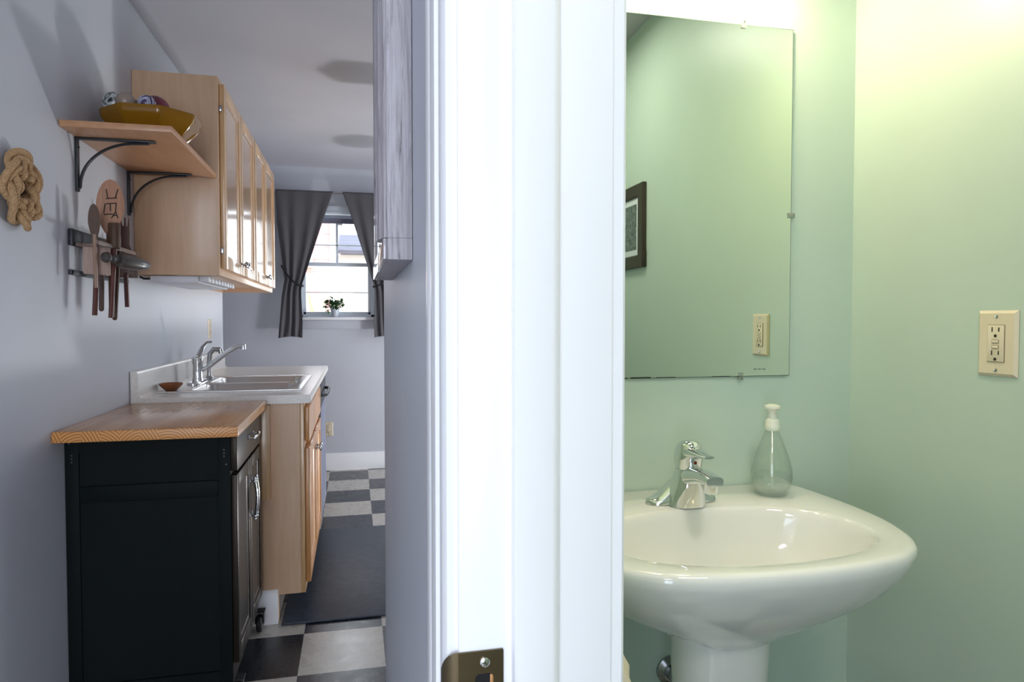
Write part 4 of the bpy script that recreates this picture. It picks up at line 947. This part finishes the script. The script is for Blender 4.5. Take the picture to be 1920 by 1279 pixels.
# framed print on right bathroom wall (seen in the mirror)
pf = thing('picture_frame', 'dark framed print on the green wall, seen reflected in the mirror', 'picture', (XR, 0.0, 1.6))
py1, py0, pz0, pz1 = 0.213, -0.30, 1.428, 1.772
b = MB(); rings = []
for (s_, h) in [(0, 0), (0, 0.017), (0.003, 0.019), (0.046, 0.018), (0.052, 0.014), (0.052, 0.004)]:
    x = XR - 0.0006 - h; rings.append([(x, py0 + s_, pz0 + s_), (x, py1 - s_, pz0 + s_), (x, py1 - s_, pz1 - s_), (x, py0 + s_, pz1 - s_)])
b.loft(rings, False, False); b.build('frame', 'dark_frame', pf, ang=20)
MB().box(XR - 0.010, XR - 0.0008, py0 + 0.023, py1 - 0.023, pz0 + 0.023, pz1 - 0.023).build('mat_board', 'matboard', pf)
MB().box(XR - 0.0112, XR - 0.0102, py0 + 0.078, py1 - 0.078, pz0 + 0.078, pz1 - 0.078).build('print', 'print', pf)
MB().box(XR - 0.020, XR - 0.0008, py1 + 0.0005, py1 + 0.004, pz0 + 0.004, pz0 + 0.065, 0.001).build('corner_bumper', 'dark_frame', pf)

# ------------------------------------------------------------ pedestal sink
S0 = 0.663
ps = thing('pedestal_sink', 'white porcelain pedestal sink against the green bathroom wall', 'sink', (S0, 1.2, 0))
NP = 144
poly = [(0.325, 1.405), (0.332, 1.34), (0.336, 1.26), (0.336, 1.19), (0.330, 1.12), (0.317, 1.06), (0.294, 1.00), (0.262, 0.955), (0.208, 0.920), (0.13, 0.902), (0.06, 0.895), (0.0, 0.893)]
full = [(S0 + x, y) for x, y in poly] + [(S0 - x, y) for x, y in poly[::-1][1:]]
CC = (S0, 1.13)
def ray_poly(th, pl_):
    d = (math.cos(th), math.sin(th)); best = None; n = len(pl_)
    for i in range(n):
        a, c = pl_[i], pl_[(i + 1) % n]; ax, ay = a[0] - CC[0], a[1] - CC[1]; ex, ey = c[0] - a[0], c[1] - a[1]
        den = d[0] * ey - d[1] * ex
        if abs(den) < 1e-12: continue
        t_ = (ax * ey - ay * ex) / den; s_ = (ax * d[1] - ay * d[0]) / den
        if t_ > 0 and -1e-9 <= s_ <= 1 + 1e-9: best = t_ if best is None else max(best, t_)
    return best
TH = [2 * math.pi * (i + 0.5) / NP for i in range(NP)]
OR = [ray_poly(t_, full) for t_ in TH]
for _ in range(2): OR = [(OR[i - 1] + OR[i] * 2 + OR[(i + 1) % NP]) / 4 for i in range(NP)]
def oring(s, z, cy=1.30, sx=None, back=1.4075):
    r = []; sx = sx or s
    for t_, o_ in zip(TH, OR):
        x, y = CC[0] + o_ * math.cos(t_), CC[1] + o_ * math.sin(t_)
        r.append((S0 + (x - S0) * sx, min(cy + (y - 1.30) * s, back), z))
    return r
def iring(ax, yb, yf, z, p=2.35):
    r = []; cy = (yb + yf) / 2; hy = (yb - yf) / 2
    for t_ in TH:
        c, s = math.cos(t_), math.sin(t_)
        r.append((S0 + ax * math.copysign(abs(c) ** (2 / p), c), cy + hy * math.copysign(abs(s) ** (2 / p), s), z))
    return r
ZR = 0.83
rings = [iring(0.03, 1.13, 1.07, ZR - 0.150), iring(0.12, 1.18, 1.01, ZR - 0.145), iring(0.19, 1.215, 0.968, ZR - 0.115), iring(0.228, 1.232, 0.950, ZR - 0.06), iring(0.243, 1.242, 0.942, ZR - 0.02), iring(0.248, 1.245, 0.939, ZR - 0.007), iring(0.253, 1.249, 0.936, ZR - 0.0015), iring(0.259, 1.253, 0.932, ZR + 0.0005)]
rings += [oring(0.968, ZR + 0.001), oring(0.985, ZR - 0.0005), oring(0.996, ZR - 0.005), oring(1.0, ZR - 0.013), oring(0.993, ZR - 0.026), oring(0.968, ZR - 0.046), oring(0.915, ZR - 0.078, 1.30, 0.90), oring(0.84, ZR - 0.112, 1.30, 0.79), oring(0.745, ZR - 0.143, 1.295, 0.62), oring(0.63, ZR - 0.170, 1.28, 0.44), oring(0.50, ZR - 0.186, 1.25, 0.31), oring(0.38, ZR - 0.196, 1.21, 0.25), oring(0.33, ZR - 0.200, 1.195, 0.22)]
MB().loft(rings).build('basin', 'porcelain', ps, ang=80)
def dring(hw, yf, yb, z, n=48):
    out = []
    for i in range(n):
        a = 2 * math.pi * i / n; c, s = math.cos(a), math.sin(a)
        p = 2.3
        out.append((S0 + 0.004 + hw * math.copysign(abs(c) ** (2 / p), c), (yf + yb) / 2 + (yb - yf) / 2 * math.copysign(abs(s) ** (2 / p), s), z))
    return out
MB().loft([dring(0.125, 1.03, 1.27, 0), dring(0.125, 1.03, 1.27, 0.02), dring(0.105, 1.055, 1.25, 0.06), dring(0.080, 1.085, 1.220, 0.2), dring(0.082, 1.08, 1.222, 0.45), dring(0.088, 1.074, 1.228, 0.56), dring(0.091, 1.07, 1.232, 0.66)]).build('pedestal', 'porcelain', ps, ang=60)
MB().lathe([(0.022, 0), (0.022, 0.002), (0.016, 0.003), (0.012, 0.001)], (S0, 1.10, ZR - 0.150), 28).build('drain', 'chrome', ps)

# waste pipe into wall
dp = thing('drain_pipe', 'grey drain pipe entering the green wall behind the pedestal', 'pipe', (0.71, YB, 0.44))
pxc, pzc = 0.695, 0.415
MB().lathe([(0.034, 0), (0.033, 0.004), (0.022, 0.012), (0.0215, 0.014)], (pxc, YB - 0.0005, pzc), 32, '-Y').build('wall_flange', 'chrome_soft', dp)
MB().tube([(pxc, YB - 0.01, pzc), (pxc, YB - 0.05, pzc)], 0.017, 16).build('pipe_stub', 'chrome_soft', dp)
MB().tube([(0.72, YB - 0.03, 0.30), (0.695, YB - 0.03, 0.52), (0.676, YB - 0.03, 0.68)], 0.003, 8).build('supply_hose', 'rubber', dp)

# ------------------------------------------------------------ bathroom faucet
bf = thing('bathroom_faucet', 'chrome single lever faucet on the pedestal sink', 'faucet', (S0, 1.30, ZR))
FY = 1.302; z0 = ZR + 0.0012
def sring(hx, hy, z, cy=FY, p=2.4, n=40, cx_=S0, sl=0):
    out = []
    for i in range(n):
        a = 2 * math.pi * i / n; c, s = math.cos(a), math.sin(a)
        xx = hx * math.copysign(abs(c) ** (2 / p), c); yy = hy * math.copysign(abs(s) ** (2 / p), s); out.append((cx_ + xx, cy + yy, z + sl * yy))
    return out
# wings: base whose height swells towards the middle
b = MB(); segs = []
for i in range(33):
    u = -1 + 2 * i / 32; au = abs(u)
    x = S0 + 0.079 * u; hw = 0.027 * math.sqrt(max(0.0, 1 - au ** 3.2)) + 0.0008
    hh = 0.010 + 0.050 * max(0.0, 1 - au / 0.75) ** 1.2 + 0.010 * max(0.0, 1 - au ** 2)
    if au > 0.97: hh *= 0.5
    ring = []
    for k in range(17):
        a = math.pi * k / 16; ring.append((x, FY - hw * math.cos(a), z0 + hh * math.sin(a) ** 0.8))
    segs.append(ring)
b.loft(segs); b.build('base_plate', 'chrome', bf, ang=80)
# body and spout
b = MB()
b.loft([sring(0.0400, 0.040, z0, 1.286, 3.0), sring(0.0365, 0.040, z0 + 0.018, 1.284, 2.8), sring(0.0310, 0.038, z0 + 0.040, 1.279, 2.6), sring(0.0265, 0.033, z0 + 0.058, 1.275), sring(0.0240, 0.028, z0 + 0.0765, 1.272)])
b.build('body', 'chrome', bf, ang=80)
b = MB(); rr = []
for i in range(15):
    t_ = i / 14; y = lerp(1.285, 1.163, t_); zc_ = lerp(z0 + 0.056, z0 + 0.075, math.sin(t_ * math.pi * 0.5)) - 0.010 * max(0, t_ - 0.7); hz = lerp(0.024, 0.0095, t_ ** 0.8); hx = lerp(0.0245, 0.0175, t_)
    ring = []
    for k in range(28):
        a = 2 * math.pi * k / 28; c, s = math.cos(a), math.sin(a); ring.append((S0 + hx * math.copysign(abs(c) ** 0.7, c), y, zc_ + hz * math.copysign(abs(s) ** 0.8, s)))
    rr.append(ring)
b.loft(rr); b.build('spout', 'chrome', bf, ang=60)
MB().lathe([(0.0135, 0), (0.0135, -0.020), (0.0115, -0.023), (0.010, -0.021)], (S0, 1.180, z0 + 0.070), 24).build('aerator', 'chrome', bf)
b = MB()
b.loft([sring(0.0240, 0.028, z0 + 0.0770, cy=1.272), sring(0.0252, 0.0295, z0 + 0.083, cy=1.272), sring(0.0268, 0.031, z0 + 0.098, cy=1.271), sring(0.0262, 0.031, z0 + 0.112, cy=1.269), sring(0.0225, 0.027, z0 + 0.125, cy=1.267), sring(0.015, 0.018, z0 + 0.1325, cy=1.265), sring(0.006, 0.007, z0 + 0.135, cy=1.264)])
lvh = []
for i in range(12):
    t_ = i / 11; y = lerp(1.262, 1.185, t_); zc_ = lerp(z0 + 0.112, z0 + 0.114, t_); hz = lerp(0.016, 0.0030, t_ ** 0.8); hx = lerp(0.024, 0.0100, t_ ** 1.2)
    lvh.append([(S0 + hx * math.cos(2 * math.pi * k / 20), y, zc_ + hz * math.sin(2 * math.pi * k / 20)) for k in range(20)])
b.loft(lvh); lv = b.build('lever', 'chrome', bf, ang=70)
m = mat('red_indicator', (150, 40, 36), 0.3); M['red'] = m
MB().lathe([(0.0036, 0), (0.003, 0.0012)], (S0, 1.2405, z0 + 0.093), 16, '-Y').build('indicator', 'red', lv)

# ------------------------------------------------------------ soap bottle
BXc, BYc = 0.883, 1.312; z0 = ZR + 0.0013
sb = thing('soap_dispenser', 'clear teardrop soap bottle with a pump on the right of the pedestal sink', 'soap bottle', (BXc, BYc, ZR))
outp = [(0.026, 0), (0.031, 0.003), (0.040, 0.020), (0.0435, 0.038), (0.0425, 0.055), (0.036, 0.082), (0.026, 0.108), (0.0165, 0.134), (0.0125, 0.146)]
inn = [(max(0.003, r - 0.0016), max(z, 0.003)) for r, z in outp]
MB().lathe(outp + [(0.0112, 0.146)] + inn[::-1][1:], (BXc, BYc, z0), 48).build('bottle', 'clear_glass', sb, ang=60)
MB().lathe([(0.0235, 0.0036), (0.029, 0.006), (0.0378, 0.0215), (0.0413, 0.038), (0.0410, 0.045), (0.001, 0.045)], (BXc, BYc, z0), 48).build('liquid_soap', 'soap', sb, ang=60)
MB().tube([(BXc, BYc, z0 + 0.012), (BXc, BYc, z0 + 0.15)], 0.0032, 10).build('dip_tube', 'pump', sb)
MB().lathe([(0.0145, 0.140), (0.0155, 0.142), (0.0155, 0.150), (0.0148, 0.151), (0.0148, 0.160), (0.0125, 0.164), (0.0085, 0.166), (0.0078, 0.180), (0.010, 0.184), (0.0165, 0.188), (0.0160, 0.193), (0.008, 0.196), (0.001, 0.1965)], (BXc, BYc, z0), 36).build('pump_head', 'pump', sb)

# ------------------------------------------------------------ hand towel by the doorway inside the bathroom
tw = thing('hand_towel', 'cream hand towel peeking out from behind the white door frame beside the pedestal sink', 'towel', (XI, 0.62, 0.8))
rings = []
for k in range(26):
    t_ = k / 25; z = 0.96 - 0.45 * t_; bulge = 0.012 + 0.068 * min(1, t_ * 5) ** 0.7
    ring = []
    for i in range(28):
        a = 2 * math.pi * i / 28; f_ = 1 + 0.10 * math.sin(5 * a + 2 * t_)
        ring.append((XI + 0.006 + bulge * 0.5 + bulge * 0.48 * math.cos(a) * f_, 0.62 + (0.035 + 0.06 * t_) * math.sin(a) * f_, z))
    rings.append(ring)
MB().loft(rings).build('cloth', 'towel', tw, ang=80)
MB().tube([(XI + 0.0005, 0.62, 0.968), (XI + 0.03, 0.62, 0.968), (XI + 0.035, 0.62, 0.978)], 0.005, 10).lathe([(0.02, 0), (0.018, 0.004)], (XI + 0.0005, 0.62, 0.968), 20, 'X').build('hook', 'chrome', tw)
